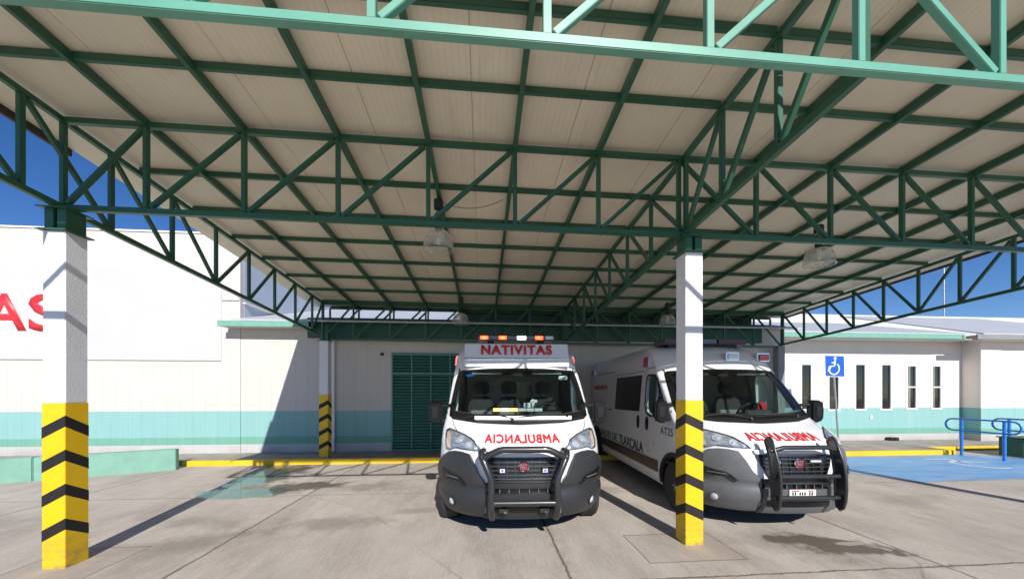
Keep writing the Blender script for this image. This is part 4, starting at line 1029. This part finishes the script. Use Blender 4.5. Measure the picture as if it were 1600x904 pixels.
m = MB(); m.tube([(-.45, -.065, .94), (-.40, -.075, .975), (-.27, -.085, 1.035), (-.22, -.085, 1.042), (.22, -.085, 1.042), (.27, -.085, 1.035), (.40, -.075, .975), (.45, -.065, .94)], .036, 14); m.build('top_tube', 'vbar', bull, smooth=True, sharp=60)
m = MB(); m.tube([(-.33, -.095, .475), (.33, -.095, .475)], .034, 14); m.build('cross_tube', 'vbar', bull, smooth=True)
for x in (-.22, .22): m = MB(); m.box(x - .05, x + .05, -.06, .0, .36, .40); m.tube([(x, -.07, .375), (x + .03, -.07, .36)], .02, 8); m.build('tow_bracket', 'vbar', bull, bevel=.006)
m = MB(); m.prism([(-.76, 1.925), (-.64, 1.93), (-.64, 1.895), (-.76, 1.89)], lambda a, b, q: front(a, b, q), -.009, -.0065); m.build('windshield_sticker', 'signblue', v1)
m = MB(); m.box(.62, .75, 1.40, 1.46, 1.84, 1.90); m.build('dash_camera', 'signwhite', v1, bevel=.01)
m = MB(); m.box(.10, .20, 1.42, 1.44, 1.40, 1.50); m.box(.22, .26, 1.42, 1.44, 1.40, 1.55); m.box(.20, .30, 1.42, 1.44, 1.50, 1.54); m.build('phone_holder', 'signwhite', v1, bevel=.004)

# ---- things particular to the right ambulance
def plate_side(x):
    out = [(.06, 1.12), (.02, 1.135), (-.02, 1.10), (-.065, 1.0), (-.115, .87), (-.145, .73), (-.15, .58), (-.14, .45), (-.115, .365), (-.08, .335), (-.04, .365), (-.025, .47), (-.02, .62), (-.01, .75), (.01, .88), (.045, 1.0), (.08, 1.08)]
    m = MB(); m.prism(out, lambda a, b, q: (q, a, b), x - .008, x + .008); return m, out
pm, out = plate_side(-.37); bar2 = pm.build('bull_bar', 'vbar', v2, bevel=.004)
pm, out = plate_side(.37); pm.build('side_plate', 'vbar', bar2, bevel=.004)
for x in (-.37, .37):
    m = MB(); m.tube([(x, a, b) for a, b in out], .017, 10, closed=True); m.build('plate_rim', 'vbar', bar2, smooth=True, sharp=60)
for z, y in ((.715, -.09), (.475, -.09)):
    m = MB(); m.tube([(-.40, y, z), (.40, y, z)], .026, 12); m.build('cross_tube', 'vbar', bar2, smooth=True)
m = MB(); m.tube([(-.39, -.03, .99), (-.32, -.04, 1.01), (-.25, -.04, 1.03), (.25, -.04, 1.03), (.32, -.04, 1.01), (.39, -.03, .99)], .026, 12); m.build('top_tube', 'vbar', bar2, smooth=True, sharp=60)
c = front(0, .51, 0); m = MB(); m.box(-.155, .155, c[1] - .06, c[1] - .05, .467, .545); npl = m.build('number_plate', 'vplate', v2, bevel=.004)
random.seed(3); m = MB()
for i in range(9):
    if i in (2, 6): continue
    x = -.125 + i * .028; m.box(x, x + .016, c[1] - .0615, c[1] - .0595, .482, .518); 
m.build('plate_print', 'vmatte', npl)
m = MB(); m.box(-.13, -.05, c[1] - .0615, c[1] - .0595, .524, .537); m.box(.06, .12, c[1] - .0615, c[1] - .0595, .524, .537); m.build('plate_print_red', 'vred', npl)
m = MB(); m.box(-.15, .15, c[1] - .06, c[1] - .045, .405, .43); m.build('lower_badge', 'vgrille', v2); 
m = MB(); m.box(.14, .27, front(.2, .86)[1] - .045, front(.2, .86)[1] - .02, .845, .868); m.build('grille_light', 'vclearlens', v2, bevel=.004)
m = MB(); m.box(-.24, -.22, front(.2, .85)[1] - .045, front(.2, .85)[1] - .02, .835, .86); m.build('grille_light', 'vclearlens', v2)
for x, mt in ((-.40, 'vclearlens'), (.21, 'vclearlens'), (.80, 'vredlens')):
    yf = Sy(x, 2.16) - .035; m = MB(); m.box(x - .105, x + .105, yf, yf + .22, 2.15, 2.285); bz = m.build('front_beacon', 'chrome', v2, bevel=.012)
    m = MB(); m.box(x - .085, x + .085, yf - .018, yf - .001, 2.165, 2.27); m.build('beacon_lens', mt, bz, bevel=.008)
lb = MB(); lb.prism([(1.98, 2.46), (1.95, 2.49), (1.98, 2.555), (2.3, 2.555), (2.33, 2.49), (2.3, 2.46)], lambda a, b, q: (q, a, b), -.72, .72); lb2 = lb.build('roof_light_bar', 'vsmoke', v2, bevel=.008)
for x0, x1, mt in ((-.70, -.22, 'vdarkred'), (-.18, .18, 'vsmoke'), (.22, .70, 'vdarkred')):
    m = MB(); m.box(x0, x1, 1.93, 1.975, 2.475, 2.545); m.build('light_segment', mt, lb2)
m = MB(); m.box(-.6, .6, 2.02, 2.26, 2.38, 2.458); m.build('bar_foot', 'vmatte', lb2, bevel=.01)
f = side(-1)
def sidetext(s, yc, zc, W_, H_, mat, bold): text_obj('side_lettering', s, W_, H_, lambda a, b, q: f(yc - a, zc + b, .003 + q), mat, v2, fat=bold * .12, step=.15, t=.002)
sidetext('SALUD DE', 4.03, .715, 1.25, .16, 'vgreenletter', .01)
sidetext('TLAXCALA', 2.66, .715, 1.22, .18, 'vgreenletter', .06)
sidetext('AT25', 1.20, 1.08, .40, .11, 'vgreenletter', .0)
sidetext('AMBULANCIA', 4.85, 1.78, 1.2, .11, 'vred', .02)
m = MB(); bx0 = (.62, 1.55, 1.30)
m.box(.60, .74, 1.50, 1.60, 1.345, 1.50); m.build('red_pouch', 'vred', v2, bevel=.03)


# ------------------------------------------------------------------ world, sun, camera
SUNV = Vector((.175, -1, .64)).normalized()
W = bpy.data.worlds.new('World'); SC.world = W; W.use_nodes = True
nt_ = W.node_tree; bg = nt_.nodes['Background']; sky = nt_.nodes.new('ShaderNodeTexSky'); sky.sky_type = 'NISHITA'; sky.sun_disc = False
el = math.asin(SUNV.z); sky.sun_elevation = el; sky.sun_rotation = math.atan2(SUNV.x, SUNV.y)
sky.altitude = 2200; sky.air_density = 1.0; sky.dust_density = .3; sky.ozone_density = 3.0
hs = nt_.nodes.new('ShaderNodeHueSaturation'); hs.inputs['Saturation'].default_value = 1.25; hs.inputs['Hue'].default_value = .51
nt_.links.new(sky.outputs[0], hs.inputs['Color']); nt_.links.new(hs.outputs[0], bg.inputs[0]); bg.inputs[1].default_value = .10
sl = bpy.data.lights.new('sun', 'SUN'); sl.energy = 4.8; sl.angle = R(.53); sl.color = (1, .95, .88)
so_ = bpy.data.objects.new('sun', sl); C.objects.link(so_); so_.rotation_euler = SUNV.to_track_quat('Z', 'Y').to_euler()
cd = bpy.data.cameras.new('camera'); cam = bpy.data.objects.new('camera', cd); C.objects.link(cam); SC.camera = cam
cd.sensor_fit = 'HORIZONTAL'; cd.sensor_width = 36; cd.lens = 36 * 558.8 / 1600; cd.shift_y = (612.9 - 452) / 1600
cd.clip_start = .05; cd.clip_end = 2000
cam.location = (0, 0, 1.65); cam.rotation_euler = (pi / 2, 0, -.0814)
SC.view_settings.view_transform = 'Standard'; SC.view_settings.look = 'None'; SC.view_settings.exposure = .3; SC.view_settings.gamma = 1
SC.view_settings.use_curve_mapping = False
SC.cycles.max_bounces = 8; SC.cycles.diffuse_bounces = 4; SC.cycles.glossy_bounces = 4; SC.cycles.transparent_max_bounces = 16; SC.cycles.caustics_reflective = False; SC.cycles.caustics_refractive = False
SC.cycles.use_denoising = True
